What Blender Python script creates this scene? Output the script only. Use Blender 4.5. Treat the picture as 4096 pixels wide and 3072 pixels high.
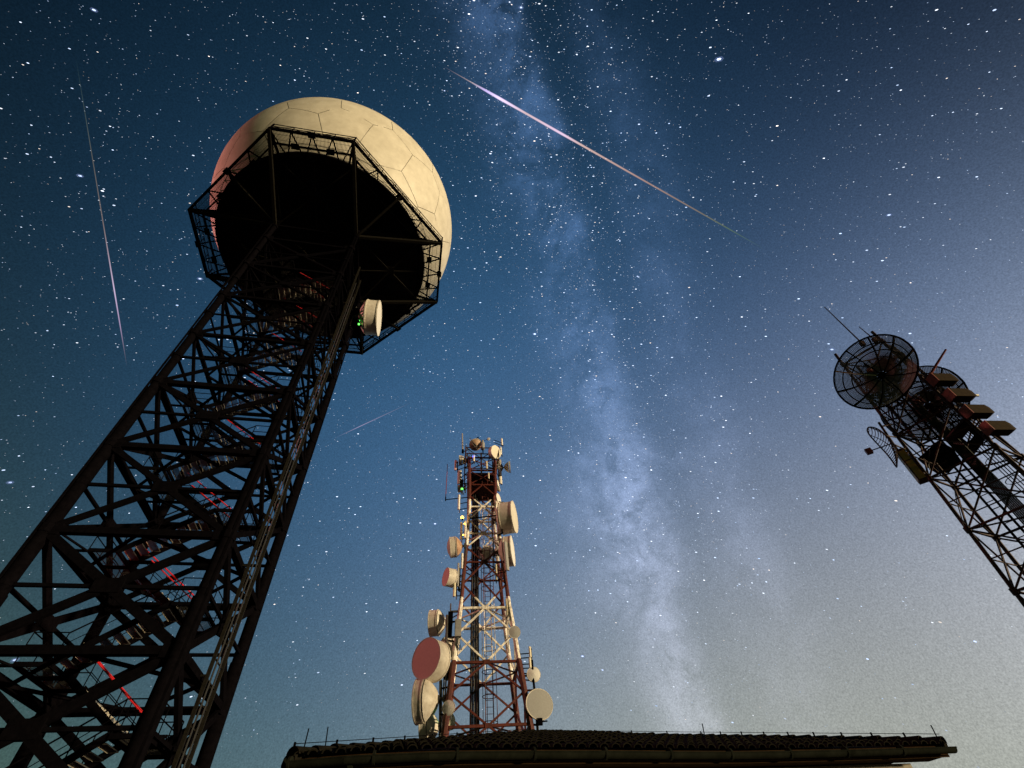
import bpy, math, random
from mathutils import Vector, Matrix
import bmesh
random.seed(7)
PI=math.pi
C=bpy.context.scene
for o in list(bpy.data.objects): bpy.data.objects.remove(o)
COL=C.collection

# ---------------------------------------------------------------- camera
PITCH=0.8466; FPX=1915.49; ROLL=0.0903
cam_d=bpy.data.cameras.new('camera'); cam=bpy.data.objects.new('camera',cam_d); COL.objects.link(cam)
cam_d.sensor_fit='HORIZONTAL'; cam_d.sensor_width=36; cam_d.lens=36*FPX/4096
cam_d.clip_start=.05; cam_d.clip_end=5000
cam.matrix_world=Matrix.Rotation(PI/2+PITCH,4,'X')@Matrix.Rotation(-ROLL,4,'Z')
C.camera=cam
def ray(x,y):
    X=(x-2048)/FPX; Y=(1536-y)/FPX
    c,s=math.cos(ROLL),math.sin(ROLL); X,Y=c*X+s*Y,-s*X+c*Y
    return Vector((X,math.cos(PITCH)-Y*math.sin(PITCH),math.sin(PITCH)+Y*math.cos(PITCH)))
def at(x,y,hd):
    "point at horizontal distance hd metres along a line of sight"
    d=ray(x,y); t=hd/math.hypot(d.x,d.y); return d*t
def metres(px,x,y,hd):
    d=ray(x,y); return px/FPX*hd/math.hypot(d.x,d.y)
def azv(az,el=0):
    a,e=math.radians(az),math.radians(el); return Vector((math.sin(a)*math.cos(e),math.cos(a)*math.cos(e),math.sin(e)))

# ---------------------------------------------------------------- view, sun, sky
C.render.engine='CYCLES'
C.view_settings.view_transform='Standard'; C.view_settings.look='None'
C.view_settings.exposure=0; C.view_settings.gamma=1; C.view_settings.use_curve_mapping=False
C.cycles.max_bounces=5; C.cycles.transparent_max_bounces=16
SUN_AZ=110; SUN_EL=3
sd=bpy.data.lights.new('sun','SUN'); sd.energy=5.0; sd.angle=math.radians(3); sd.color=(1.0,.79,.47)
so=bpy.data.objects.new('sun',sd); COL.objects.link(so)
so.rotation_euler=azv(SUN_AZ,SUN_EL).to_track_quat('Z','Y').to_euler(); so.location=(60,30,20)
rd=bpy.data.lights.new('red_lamp','POINT'); rd.energy=54000; rd.color=(1,.33,.30); rd.shadow_soft_size=.15
RED_POS=Vector((-56,18,49))

W=bpy.data.worlds.new('World'); C.world=W; W.use_nodes=True
nt=W.node_tree; nt.nodes.clear(); L=nt.links
def N(t,**k):
    n=nt.nodes.new(t)
    for a,b in k.items(): setattr(n,a,b)
    return n
def M(op,a,b=None,c=None,clamp=False):
    n=N('ShaderNodeMath',operation=op,use_clamp=clamp)
    for i,v in enumerate((a,b,c)):
        if v is None: continue
        if isinstance(v,(int,float)): n.inputs[i].default_value=v
        else: L.new(v,n.inputs[i])
    return n.outputs[0]
tc=N('ShaderNodeTexCoord'); dirn=tc.outputs['Generated']
def dot(v):
    n=N('ShaderNodeVectorMath',operation='DOT_PRODUCT'); L.new(dirn,n.inputs[0]); n.inputs[1].default_value=v; return n.outputs['Value']
sep=N('ShaderNodeSeparateXYZ'); L.new(dirn,sep.inputs[0]); z=sep.outputs['Z']
iz=M('SUBTRACT',1,z,clamp=True)
def lobe(v,p): return M('POWER',M('MULTIPLY_ADD',dot(v),.5,.5),p)
g20=tuple(azv(20,0)); g50=tuple(azv(50,-5))
A20=lobe(g20,6); A20b=lobe(g20,14)
terms=[((.0005,.001,.003),None),((.0747,.124,.030),M('POWER',iz,3)),((.036,.047,.160),A20),((.252,.200,.062),A20b),
 ((.026,.102,.205),lobe(tuple(azv(-4,38)),8)),((.076,.120,.205),lobe(tuple(azv(60,25)),30)),((.415,.378,.365),lobe(tuple(azv(60,5)),30))]
def noise(scale,detail=4,rough=.55,dist=0,off=(0,0,0)):
    m=N('ShaderNodeMapping'); m.inputs['Location'].default_value=off; L.new(dirn,m.inputs[0])
    n=N('ShaderNodeTexNoise'); n.inputs['Scale'].default_value=scale; n.inputs['Detail'].default_value=detail
    n.inputs['Roughness'].default_value=rough; n.inputs['Distortion'].default_value=dist
    L.new(m.outputs[0],n.inputs['Vector']); return n.outputs[0]
# the milky way: a band round a great circle, broken up by cloudy noise with a dark lane
MWN=(.96044,-.27644,-.03358)
t=M('ADD',M('ADD',dot(MWN),M('MULTIPLY',M('SUBTRACT',noise(2.6,3,.55),.5),.14)),M('MULTIPLY',M('SUBTRACT',noise(11,6,.6,0,(5,5,1)),.5),.07))
def gauss(c,w): 
    q=M('DIVIDE',M('SUBTRACT',t,c),w); return M('EXPONENT',M('MULTIPLY',M('MULTIPLY',q,q),-1))
def ramp(x,a,b,lo=0,hi=1):
    m_=N('ShaderNodeMapRange'); m_.interpolation_type='SMOOTHSTEP'
    for k_,v_ in (('From Min',a),('From Max',b),('To Min',lo),('To Max',hi)): m_.inputs[k_].default_value=v_
    L.new(x,m_.inputs['Value']); return m_.outputs[0]
cloud=ramp(noise(6.0,9,.68,.5,(3,1,0)),.36,.68)
fine=ramp(noise(22,8,.7,.4,(1,4,2)),.35,.70)
lane=M('MULTIPLY',gauss(.055,.035),ramp(noise(8,6,.65,.6,(7,2,1)),.36,.52))
lane2=ramp(noise(13,7,.7,1.2,(2,9,4)),.52,.66,0,.75)
edge=ramp(t,.035,-.005,.25,1)
band=M('ADD',M('MULTIPLY',M('MULTIPLY',gauss(-.035,.07),edge),1.0),M('MULTIPLY',gauss(.135,.055),.36))
core=M('ADD',M('MULTIPLY',lobe((.200,.805,.556),320),.95),M('MULTIPLY',lobe((.215,.875,.434),300),.5))
band=M('MULTIPLY',M('ADD',band,core),M('ADD',M('MULTIPLY',cloud,.75),M('MULTIPLY_ADD',fine,.30,.06)))
band=M('MULTIPLY',band,M('SUBTRACT',1,M('MULTIPLY',lane,.85),clamp=True))
band=M('MULTIPLY',band,M('SUBTRACT',1,M('MULTIPLY',lane2,gauss(.0,.13)),clamp=True))
ext=ramp(z,.08,.30,.15,1)
mw=M('MULTIPLY',band,ext)
terms.append(((.050,.100,.215),mw)); terms.append(((.30,.24,.17),M('MULTIPLY',mw,M('POWER',iz,1.5))))
acc=None
for c,s in terms:
    n=N('ShaderNodeVectorMath',operation='SCALE'); n.inputs[0].default_value=c
    if s is None: n.inputs['Scale'].default_value=1
    else: L.new(s,n.inputs['Scale'])
    if acc is None: acc=n.outputs[0]
    else:
        a=N('ShaderNodeVectorMath',operation='ADD'); L.new(acc,a.inputs[0]); L.new(n.outputs[0],a.inputs[1]); acc=a.outputs[0]
# unresolved faint stars give the sky a fine grain
gr=noise(420,2,.7); grain=M('MULTIPLY_ADD',M('SUBTRACT',gr,.5),1.0,1.0)
n=N('ShaderNodeVectorMath',operation='SCALE'); L.new(acc,n.inputs[0]); L.new(grain,n.inputs['Scale'])
bg=N('ShaderNodeBackground'); L.new(n.outputs[0],bg.inputs[0]); bg.inputs[1].default_value=1.0
wo=N('ShaderNodeOutputWorld'); L.new(bg.outputs[0],wo.inputs[0])
W.cycles.sampling_method='MANUAL'; W.cycles.sample_map_resolution=512

# ---------------------------------------------------------------- materials
def mat(name,col,rough=.6,metal=0,col2=None,scale=6,bump=0,emit=None,estr=0,bscale=None,contrast=1,spec=.5):
    m=bpy.data.materials.new(name); m.use_nodes=True; t=m.node_tree; b=t.nodes['Principled BSDF']
    b.inputs['Roughness'].default_value=rough; b.inputs['Metallic'].default_value=metal
    b.inputs['Specular IOR Level'].default_value=spec
    tcn=t.nodes.new('ShaderNodeTexCoord')
    ns=t.nodes.new('ShaderNodeTexNoise'); ns.inputs['Scale'].default_value=scale; ns.inputs['Detail'].default_value=6; ns.inputs['Roughness'].default_value=.65
    t.links.new(tcn.outputs['Object'],ns.inputs['Vector'])
    r=t.nodes.new('ShaderNodeValToRGB'); t.links.new(ns.outputs[0],r.inputs[0])
    col2=col2 or tuple(c*.6 for c in col)
    r.color_ramp.elements[0].position=.5-.2/contrast; r.color_ramp.elements[1].position=.5+.15/contrast
    r.color_ramp.elements[0].color=(*col2,1); r.color_ramp.elements[1].color=(*col,1)
    t.links.new(r.outputs[0],b.inputs['Base Color'])
    if bump:
        bn=t.nodes.new('ShaderNodeBump'); bn.inputs['Strength'].default_value=bump; bn.inputs['Distance'].default_value=.02
        n2=t.nodes.new('ShaderNodeTexNoise'); n2.inputs['Scale'].default_value=bscale or scale*5; n2.inputs['Detail'].default_value=5
        t.links.new(tcn.outputs['Object'],n2.inputs['Vector']); t.links.new(n2.outputs[0],bn.inputs['Height']); t.links.new(bn.outputs[0],b.inputs['Normal'])
    if emit:
        b.inputs['Emission Color'].default_value=(*emit,1); b.inputs['Emission Strength'].default_value=estr
    return m
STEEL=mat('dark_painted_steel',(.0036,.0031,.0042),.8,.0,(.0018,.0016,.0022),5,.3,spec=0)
STEEL2=mat('weathered_steel',(.014,.0125,.0095),.8,.0,(.006,.0055,.005),9,.4,spec=.04)
GALV=mat('galvanized_steel',(.08,.077,.074),.45,.3,(.06,.057,.055),12,.2)
NOSE=mat('bare_metal_nosing',(.75,.68,.55),.4,.3,(.3,.27,.22),14)
RAILM=mat('red_lit_handrail',(.70,.02,.03),.45,0,(.45,.015,.02),9)  # red lamp glow on the back-flight rails is put into this colour
BLACK=mat('black_decking',(.012,.011,.013),.9,0,(.006,.006,.007),3,.2,spec=0)
WHITE=mat('white_gelcoat',(.68,.63,.53),.55,0,(.50,.455,.37),.9,.15,contrast=.8)
SEAM=mat('dark_joint_sealant',(.20,.17,.12),.9)
DRUM=mat('off_white_drum',(.76,.71,.64),.5,0,(.48,.42,.35),3.5,.2,contrast=.8)
FACEM=mat('fabric_face',(.72,.70,.68),.7,0,(.60,.57,.55),7,.3)
GREYF=mat('grey_fabric_face',(.36,.36,.36),.75,0,(.33,.32,.32),9,.3)
PINKF=mat('pinkish_red_lit_face',(.84,.52,.52),.75,0,(.74,.43,.44),12,.3)  # red lamplight on the left-facing dishes is mixed into the face colour
TERRA=mat('rust_stained_back',(.50,.33,.22),.6,0,(.26,.13,.08),5,.2)
CABLE=mat('black_cable_sheath',(.012,.012,.013),.6)
PANEL=mat('grey_panel_plastic',(.34,.33,.33),.5,0,(.26,.25,.25),6)
CREAM=mat('cream_panel_plastic',(.62,.56,.42),.5,0,(.5,.43,.3),6)
BROWN=mat('amber_lit_box_casing',(.032,.020,.010),.7,0,(.018,.011,.006),6,.3,spec=.03)  # brown carries the dim amber light on the casings as base colour
REDP=mat('faded_red_paint',(.26,.035,.025),.55,0,(.13,.018,.014),7,.3)
REDD=mat('dull_dark_red_paint',(.048,.011,.009),.65,0,(.016,.006,.006),5,.3,spec=.25)
YELL=mat('yellow_panel_paint',(.30,.21,.03),.5,0,(.16,.10,.015),4,.2)
LAMPG=mat('green_light',(.1,.8,.1),.4,emit=(.12,1,.1),estr=3)
LAMPA=mat('amber_light',(.9,.6,.1),.4,emit=(1,.55,.06),estr=6)
LAMPB=mat('blue_light',(.1,.1,.8),.4,emit=(.12,.16,1),estr=5)
LAMPR=mat('red_light',(.8,.05,.05),.4,emit=(1,.04,.04),estr=8)
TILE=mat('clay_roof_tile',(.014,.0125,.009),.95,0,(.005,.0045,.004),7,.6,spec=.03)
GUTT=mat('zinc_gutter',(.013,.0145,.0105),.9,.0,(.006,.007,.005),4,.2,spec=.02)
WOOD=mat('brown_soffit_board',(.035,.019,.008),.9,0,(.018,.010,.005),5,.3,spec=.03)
WALL=mat('rendered_wall',(.30,.27,.22),.9,0,(.22,.20,.16),3,.4)
GROUND=mat('stony_ground',(.07,.06,.045),.95,0,(.035,.032,.024),.6,.8,bscale=9)
def banded(name,cuts,base_red=True):
    "red and white obstruction paint in bands by height above the tower foot"
    m=bpy.data.materials.new(name); m.use_nodes=True; t=m.node_tree; b=t.nodes['Principled BSDF']; b.inputs['Roughness'].default_value=.55
    tcn=t.nodes.new('ShaderNodeTexCoord'); s=t.nodes.new('ShaderNodeSeparateXYZ'); t.links.new(tcn.outputs['Object'],s.inputs[0])
    mr=t.nodes.new('ShaderNodeMapRange'); mr.inputs['From Max'].default_value=40; t.links.new(s.outputs['Z'],mr.inputs[0])
    r=t.nodes.new('ShaderNodeValToRGB'); r.color_ramp.interpolation='CONSTANT'; t.links.new(mr.outputs[0],r.inputs[0])
    cols=[(.105,.016,.009,1),(.92,.87,.80,1)]
    r.color_ramp.elements[0].color=cols[0]; r.color_ramp.elements[0].position=0
    for i,c in enumerate(cuts):
        e=r.color_ramp.elements[1] if i==0 else r.color_ramp.elements.new(c/40)
        e.position=c/40; e.color=cols[(i+1)%2]
    ns=t.nodes.new('ShaderNodeTexNoise'); ns.inputs['Scale'].default_value=5; ns.inputs['Detail'].default_value=6; t.links.new(tcn.outputs['Object'],ns.inputs['Vector'])
    r2=t.nodes.new('ShaderNodeValToRGB'); r2.color_ramp.elements[0].color=(.5,.45,.42,1); r2.color_ramp.elements[0].position=.35; r2.color_ramp.elements[1].position=.6; t.links.new(ns.outputs[0],r2.inputs[0])
    mx=t.nodes.new('ShaderNodeMix'); mx.data_type='RGBA'; mx.blend_type='MULTIPLY'; mx.inputs['Factor'].default_value=1
    t.links.new(r.outputs[0],mx.inputs['A']); t.links.new(r2.outputs[0],mx.inputs['B']); t.links.new(mx.outputs['Result'],b.inputs['Base Color'])
    return m

# ---------------------------------------------------------------- mesh helpers
def frame(d,up=Vector((0,0,1))):
    d=d.normalized()
    if abs(d.dot(up))>.98: up=Vector((1,0,0))
    x=d.cross(up).normalized(); y=x.cross(d).normalized()
    return x,y,d
def base_of(o):
    v=Vector((0,0,0))
    while o is not None: v+=o.location; o=o.parent
    return v
class MB:
    def __init__(s): s.v=[]; s.f=[]; s.mi=[]; s.m=0
    def add(s,vs,fs):
        n=len(s.v); s.v+=[Vector(p) for p in vs]; s.f+=[tuple(i+n for i in f) for f in fs]; s.mi+=[s.m]*len(fs)
    def tube(s,p,q,r,n=6,r2=None,cap=True):
        p=Vector(p);q=Vector(q); r2=r if r2 is None else r2
        x,y,_=frame(q-p); vs=[]
        for c,rr in ((p,r),(q,r2)):
            for i in range(n):
                a=2*PI*i/n; vs.append(c+(x*math.cos(a)+y*math.sin(a))*rr)
        fs=[(i,(i+1)%n,n+(i+1)%n,n+i) for i in range(n)]
        if cap: fs+=[tuple(range(n))[::-1],tuple(range(n,2*n))]
        s.add(vs,fs); return s
    def beam(s,p,q,w,h,up=Vector((0,0,1))):
        p=Vector(p);q=Vector(q); x,y,_=frame(q-p,up); vs=[]
        for c in (p,q):
            for a,b in ((-1,-1),(1,-1),(1,1),(-1,1)): vs.append(c+x*a*w/2+y*b*h/2)
        s.add(vs,[(3,2,1,0),(4,5,6,7),(0,1,5,4),(1,2,6,5),(2,3,7,6),(3,0,4,7)]); return s
    def angle(s,p,q,w,up=Vector((0,0,1)),t=.02):
        "an angle-iron: two thin legs"
        p=Vector(p);q=Vector(q); x,y,_=frame(q-p,up)
        s.beam(p+y*w/2,q+y*w/2,w,t,up); s.beam(p+x*(w/2+.001),q+x*(w/2+.001),t,w,up); return s
    def box(s,c,X,Y,Z):
        c=Vector(c); vs=[]
        for k in (-1,1):
            for a,b in ((-1,-1),(1,-1),(1,1),(-1,1)): vs.append(c+X*a/2+Y*b/2+Z*k/2)
        s.add(vs,[(3,2,1,0),(4,5,6,7),(0,1,5,4),(1,2,6,5),(2,3,7,6),(3,0,4,7)]); return s
    def rev(s,prof,o,d,n=24,cap0=False,cap1=False):
        "prof: list of (distance along d, radius)"
        o=Vector(o); x,y,d=frame(Vector(d)); vs=[]
        for (h,r) in prof:
            for i in range(n):
                a=2*PI*i/n; vs.append(o+d*h+(x*math.cos(a)+y*math.sin(a))*r)
        fs=[]
        for k in range(len(prof)-1):
            for i in range(n): fs.append((k*n+i,k*n+(i+1)%n,(k+1)*n+(i+1)%n,(k+1)*n+i))
        if cap0: fs.append(tuple(range(n))[::-1])
        if cap1: fs.append(tuple(range((len(prof)-1)*n,len(prof)*n)))
        s.add(vs,fs); return s
    def link(s,name,m,parent=None,smooth=False):
        me=bpy.data.meshes.new(name); b=base_of(parent)
        me.from_pydata([tuple(p-b) for p in s.v],[],s.f)
        ms=m if isinstance(m,(list,tuple)) else [m]
        for q in ms: me.materials.append(q)
        if len(ms)>1: me.polygons.foreach_set('material_index',s.mi)
        if smooth: me.polygons.foreach_set('use_smooth',[True]*len(me.polygons))
        bm=bmesh.new(); bm.from_mesh(me); bmesh.ops.recalc_face_normals(bm,faces=bm.faces); bm.to_mesh(me); bm.free()
        if smooth:
            try: me.set_sharp_from_angle(angle=math.radians(35))
            except Exception: pass
        o=bpy.data.objects.new(name,me); COL.objects.link(o); o.parent=parent
        return o
def root(name,loc,label,cat,group=None):
    o=bpy.data.objects.new(name,None); COL.objects.link(o); o.location=loc; o.empty_display_size=.2
    o['label']=label; o['category']=cat
    if group: o['group']=group
    return o
def tag(o,label,cat,group=None):
    o['label']=label; o['category']=cat
    if group: o['group']=group
    return o
def inst(mesh_obj,name,parent,loc,rot=None):
    o=bpy.data.objects.new(name,mesh_obj.data); COL.objects.link(o); o.parent=parent; o.location=loc-base_of(parent)
    if rot is not None: o.rotation_euler=rot
    return o

# ---------------------------------------------------------------- ground
GZ=-1.6
gm=MB(); R_=2500; rings=[0,15,30,50,80,130,220,400,800,R_]; seg=48
vs=[(0,0,GZ)]
for r in rings[1:]:
    for i in range(seg):
        a=2*PI*i/seg; h=GZ+(0 if r<60 else -min(40,(r-60)*.03)+random.uniform(-.4,.4)); vs.append((r*math.cos(a),r*math.sin(a),h))
fs=[(0,1+i,1+(i+1)%seg) for i in range(seg)]
for k in range(len(rings)-2):
    for i in range(seg): fs.append((1+k*seg+i,1+(k+1)*seg+i,1+(k+1)*seg+(i+1)%seg,1+k*seg+(i+1)%seg))
gm.add(vs,fs); g=gm.link('ground',GROUND); g['kind']='structure'

# ================================================================ radome tower
TS=1.5
AX=Vector((-16.5903,19.8681,0)); TH=.2384
EU=Vector((math.cos(TH),math.sin(TH),0)); EV=Vector((-math.sin(TH),math.cos(TH),0)); UZ=Vector((0,0,1))
HW=3.375; Z0=11.62; PH=4.5
def T1(u,v,z): return AX+EU*u+EV*v+UZ*z
def zk(k): return Z0+PH*k
ZT=41.07
tower=root('lattice_tower',AX+UZ*GZ,'tall dark steel lattice tower with inner stairs carrying the big white globe','tower')
CR=[(-1,-1),(1,-1),(1,1),(-1,1)]
for a,b in CR:
    m=MB()
    for (q0,q1,rr_) in ((GZ,9,.30),(9,20,.26),(20,30,.225),(30,ZT,.19)): m.tube(T1(a*HW,b*HW,q0),T1(a*HW,b*HW,q1),rr_,12)
    for k in range(-3,7):
        if zk(k)>GZ+.5: m.tube(T1(a*HW,b*HW,zk(k)-.18),T1(a*HW,b*HW,zk(k)+.18),.30,10)
        if GZ<zk(k)+PH/2<ZT: m.tube(T1(a*HW,b*HW,zk(k)+PH/2-.09),T1(a*HW,b*HW,zk(k)+PH/2+.09),.28,10)
    # welded backing angle that catches the light
    m.beam(T1(a*(HW+.20),b*(HW+.22),GZ),T1(a*(HW+.20),b*(HW+.22),ZT),.05,.10,EU)
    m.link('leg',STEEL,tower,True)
def face(i,s,z):
    "point on face i; s from -1 to 1 along it"
    a,b=CR[i],CR[(i+1)%4]; f=(s+1)/2
    return T1((a[0]*(1-f)+b[0]*f)*HW,(a[1]*(1-f)+b[1]*f)*HW,z)
FN=[-EV,EU,EV,-EU]
for k in range(-3,7):
    zz=zk(k); zt=min(zk(k+1),ZT); zm=(zz+zt)/2 if k<6 else None
    for i in range(4):
        fn=FN[i]
        if zz>GZ+.3:
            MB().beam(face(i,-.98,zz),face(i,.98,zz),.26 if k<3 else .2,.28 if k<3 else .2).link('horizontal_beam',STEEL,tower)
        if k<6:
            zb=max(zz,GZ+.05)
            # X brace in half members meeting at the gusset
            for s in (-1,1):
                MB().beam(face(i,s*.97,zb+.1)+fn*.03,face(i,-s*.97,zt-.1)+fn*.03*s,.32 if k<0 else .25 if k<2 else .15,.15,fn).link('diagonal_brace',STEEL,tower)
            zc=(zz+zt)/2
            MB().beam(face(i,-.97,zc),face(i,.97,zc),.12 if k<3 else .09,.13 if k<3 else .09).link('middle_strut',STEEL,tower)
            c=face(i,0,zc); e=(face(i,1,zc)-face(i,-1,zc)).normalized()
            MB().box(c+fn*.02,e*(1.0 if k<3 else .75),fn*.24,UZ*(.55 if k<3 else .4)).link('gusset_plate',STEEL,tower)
        for s in (-1,1):
            if zz>GZ+.3:
                e=(face(i,1,zz)-face(i,-1,zz)).normalized()
                MB().box(face(i,s*.92,zz)+fn*.025,e*.55,fn*.24,UZ*.5).link('corner_plate',STEEL,tower)
    if zz>GZ+.3:
        for i in range(4):
            MB().beam(face(i,0,zz-.02),face((i+1)%4,0,zz-.02),.12,.12).link('plan_brace',STEEL,tower)
# ---- switchback stairs
tread=MB()
def P(u,v,z): return T1(u,v,z)
tr_l=1.15; NT=9
tm=MB(); 
for j in range(6): tm.beam(Vector((-.15+.055*j,-tr_l/2,0)),Vector((-.15+.055*j,tr_l/2,0)),.018,.035)
tm.beam(Vector((-.17,-tr_l/2,-.012)),Vector((.15,-tr_l/2,-.012)),.02,.05); tm.beam(Vector((-.17,tr_l/2,-.012)),Vector((.15,tr_l/2,-.012)),.02,.05)
tm.m=1; tm.beam(Vector((-.19,-tr_l/2,.0)),Vector((-.19,tr_l/2,.0)),.025,.10)
tread_proto=tm.link('tread',[GALV,NOSE])
U0=1.55
def flight(z_a,z_b,v0,dirn_):
    "dirn_ +1 climbs towards +u"
    ua,ub=-U0*dirn_,U0*dirn_
    fl=root('stair_flight',(0,0,0),'','') ; 
    for kk in ('label','category'): del fl[kk]
    fl.parent=tower; fl.location=P(ua,v0,z_a)-base_of(tower)
    for j in range(NT):
        f=(j+.5)/NT
        o=inst(tread_proto,'tread',fl,P(ua+(ub-ua)*f,v0,z_a+(z_b-z_a)*(j+1)/(NT+1)))
        o.rotation_euler=(0,0,TH+(0 if dirn_>0 else PI))
    for s in (-1,1):
        vv=v0+s*(tr_l/2+.04)
        MB().beam(P(ua,vv,z_a),P(ub,vv,z_b),.05,.26).link('stringer',STEEL,fl)
        m=MB()
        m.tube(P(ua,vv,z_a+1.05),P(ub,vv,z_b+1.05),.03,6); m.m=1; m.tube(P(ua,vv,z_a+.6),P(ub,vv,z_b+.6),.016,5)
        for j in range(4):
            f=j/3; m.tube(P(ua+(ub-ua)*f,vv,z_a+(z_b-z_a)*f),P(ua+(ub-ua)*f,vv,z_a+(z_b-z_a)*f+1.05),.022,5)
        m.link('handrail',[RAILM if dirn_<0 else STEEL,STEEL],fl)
def landing(u0,z,width=1.15):
    s=1 if u0>0 else -1; ua=s*U0; ub=s*(U0+width)
    ld=MB()
    for vv in (-1.45,0,1.45): ld.beam(P(ua,vv,z-.06),P(ub,vv,z-.06),.07,.16)
    for uu in (ua,ub): ld.beam(P(uu,-1.45,z-.06),P(uu,1.45,z-.06),.07,.16)
    l=ld.link('stair_landing',STEEL,tower)
    g_=MB(); n=30
    for j in range(n):
        vv=-1.4+2.8*j/(n-1); g_.beam(P(ua,vv,z),P(ub,vv,z),.014,.02)
    for j in range(3): g_.beam(P(ua+(ub-ua)*(j+.5)/3,-1.4,z-.005),P(ua+(ub-ua)*(j+.5)/3,1.4,z-.005),.03,.02)
    q=g_.link('grating_bars',GALV,l); q['kind']='stuff'
    r=MB()
    for h in (.6,1.05):
        r.tube(P(ub,-1.45,z+h),P(ub,1.45,z+h),.024,5)
        for vv in (-1.45,1.45): r.tube(P(ua,vv,z+h),P(ub,vv,z+h),.024,5)
    for vv in (-1.45,-.5,.5,1.45): r.tube(P(ub,vv,z),P(ub,vv,z+1.05),.022,5)
    r.link('guard_rail',STEEL,l)
    for q in (-1,1):
        m=MB(); m.beam(P(ub,q*1.45,z-.1),P(s*HW,q*1.45,z-.1),.08,.1); m.beam(P(s*HW,q*HW,z-.12),P(ub,q*1.45,z-.12),.07,.07); m.link('landing_bracket',STEEL,tower)
for k in range(-3,6):
    za=zk(k)+.3; zb=za+PH/2; zc=za+PH
    if za<GZ: za=GZ+.2
    landing(-1,zk(k)+.3) if k>-3 else None
    landing(1,zb)
    flight(za,zb,-.78,1); flight(zb,zc,.78,-1)
landing(-1,zk(6)+.3)
tread_proto.name='tread'; bpy.data.objects.remove(tread_proto)
# ---- cable ladder on the right-hand face
cl=MB()
for vv in (-.92,.45):
    m=MB(); m.beam(T1(HW+.38,vv,GZ),T1(HW+.38,vv,40.2),.10,.13,EU).link('cable_ladder_rail',STEEL2,tower)
cm=MB()
zz=GZ+.4
while zz<40: cm.beam(T1(HW+.36,-.92,zz),T1(HW+.36,.45,zz),.04,.05); zz+=.75
o=cm.link('cable_ladder_rungs',STEEL2,tower); o['kind']='stuff'
for j in range(2):
    m=MB(); vv=-.55+.5*j; m.tube(T1(HW+.42,vv,GZ),T1(HW+.42,vv,38-j*1.5),.035,6).link('cable',CABLE,tower)
for k in range(-2,7):
    for vv in (-.92,.45):
        m=MB(); m.beam(T1(HW,vv,zk(k)),T1(HW+.4,vv,zk(k)),.08,.08)
        if k<6: m.beam(T1(HW,vv+.5,zk(k)+PH/2),T1(HW+.4,vv,zk(k)+PH/2-.2),.06,.06)
        m.link('ladder_bracket',STEEL2,tower)

# ---- octagonal platform
ZP=42.5; A_=3.18; B_=10.8
plat_o=root('octagonal_platform',(0,0,0),'','')
for kk in ('label','category'): del plat_o[kk]
plat_o.parent=tower; plat_o.location=T1(0,0,ZP)-base_of(tower)
def octp(r,a=A_):
    return [(-a,-r),(a,-r),(r,-a),(r,a),(a,r),(-a,r),(-r,a),(-r,-a)]
OUT=octp(B_); MID=octp(9.75,A_*.93); INN=octp(8.75,A_*.86)
def pw(p,z=ZP): return T1(p[0],p[1],z)
def lerp2(p,q,f): return (p[0]*(1-f)+q[0]*f,p[1]*(1-f)+q[1]*f)
for i in range(8):
    j=(i+1)%8
    MB().beam(pw(OUT[i]),pw(OUT[j]),.20,.26).link('rim_beam',STEEL,plat_o)
    MB().beam(pw(MID[i],ZP-.02),pw(MID[j],ZP-.02),.13,.15).link('middle_beam',STEEL,plat_o)
    MB().beam(pw(INN[i],ZP),pw(INN[j],ZP),.17,.2).link('inner_beam',STEEL,plat_o)
    n=4
    for q in range(n):
        f0,f1,f2=q/n,(q+.5)/n,(q+1)/n
        MB().beam(pw(lerp2(OUT[i],OUT[j],f0),ZP-.04),pw(lerp2(INN[i],INN[j],f1),ZP-.04),.09,.09).link('walkway_brace',STEEL,plat_o)
        MB().beam(pw(lerp2(INN[i],INN[j],f1),ZP-.04),pw(lerp2(OUT[i],OUT[j],f2),ZP-.04),.09,.09).link('walkway_brace',STEEL,plat_o)
    for f in (.27,.73):
        c=lerp2(MID[i],MID[j],f); e=(pw(MID[j])-pw(MID[i])).normalized(); n_=e.cross(UZ)
        MB().box(pw(c,ZP-.12),e*.6,n_*.45,UZ*.05).link('gusset_plate',STEEL,plat_o)
    c=lerp2(OUT[i],OUT[j],.5); MB().box(pw(c,ZP-.15),e*.6,n_*.42,UZ*.05).link('gusset_plate',STEEL,plat_o)
    # spoke between outer and inner corner
    MB().beam(pw(OUT[i],ZP-.03),pw(INN[i],ZP-.03),.14,.2).link('corner_beam',STEEL,plat_o)
    # grating of the walkway: thin bars
    g_=MB(); p0,p1=pw(OUT[i],ZP+.18),pw(OUT[j],ZP+.18); q0,q1=pw(INN[i],ZP+.18),pw(INN[j],ZP+.18)
    n=int((p1-p0).length/.105)
    for q in range(n):
        f=(q+.5)/n; g_.beam(p0.lerp(p1,f),q0.lerp(q1,f),.030,.035)
    for q in range(1,5):
        f=q/5; g_.beam(p0.lerp(q0,f),p1.lerp(q1,f),.02,.012)
    o=g_.link('walkway_grating',STEEL2,plat_o); o['kind']='stuff'
    # railing
    r=MB()
    for h in (.65,1.2): r.tube(pw(OUT[i],ZP+h),pw(OUT[j],ZP+h),.035,5)
    n=max(3,int((p1-p0).length/1.5))
    for q in range(n): 
        f=q/n; r.tube(p0.lerp(p1,f)-UZ*.2,p0.lerp(p1,f)+UZ*1.02,.035 if q else .07,5)
    for q in range(n):
        f=(q+.5)/n; r.tube(p0.lerp(p1,q/n)+UZ*.1,p0.lerp(p1,(q+1)/n)+UZ*.95,.018,4)
    r.link('guard_rail',STEEL,plat_o)
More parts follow.
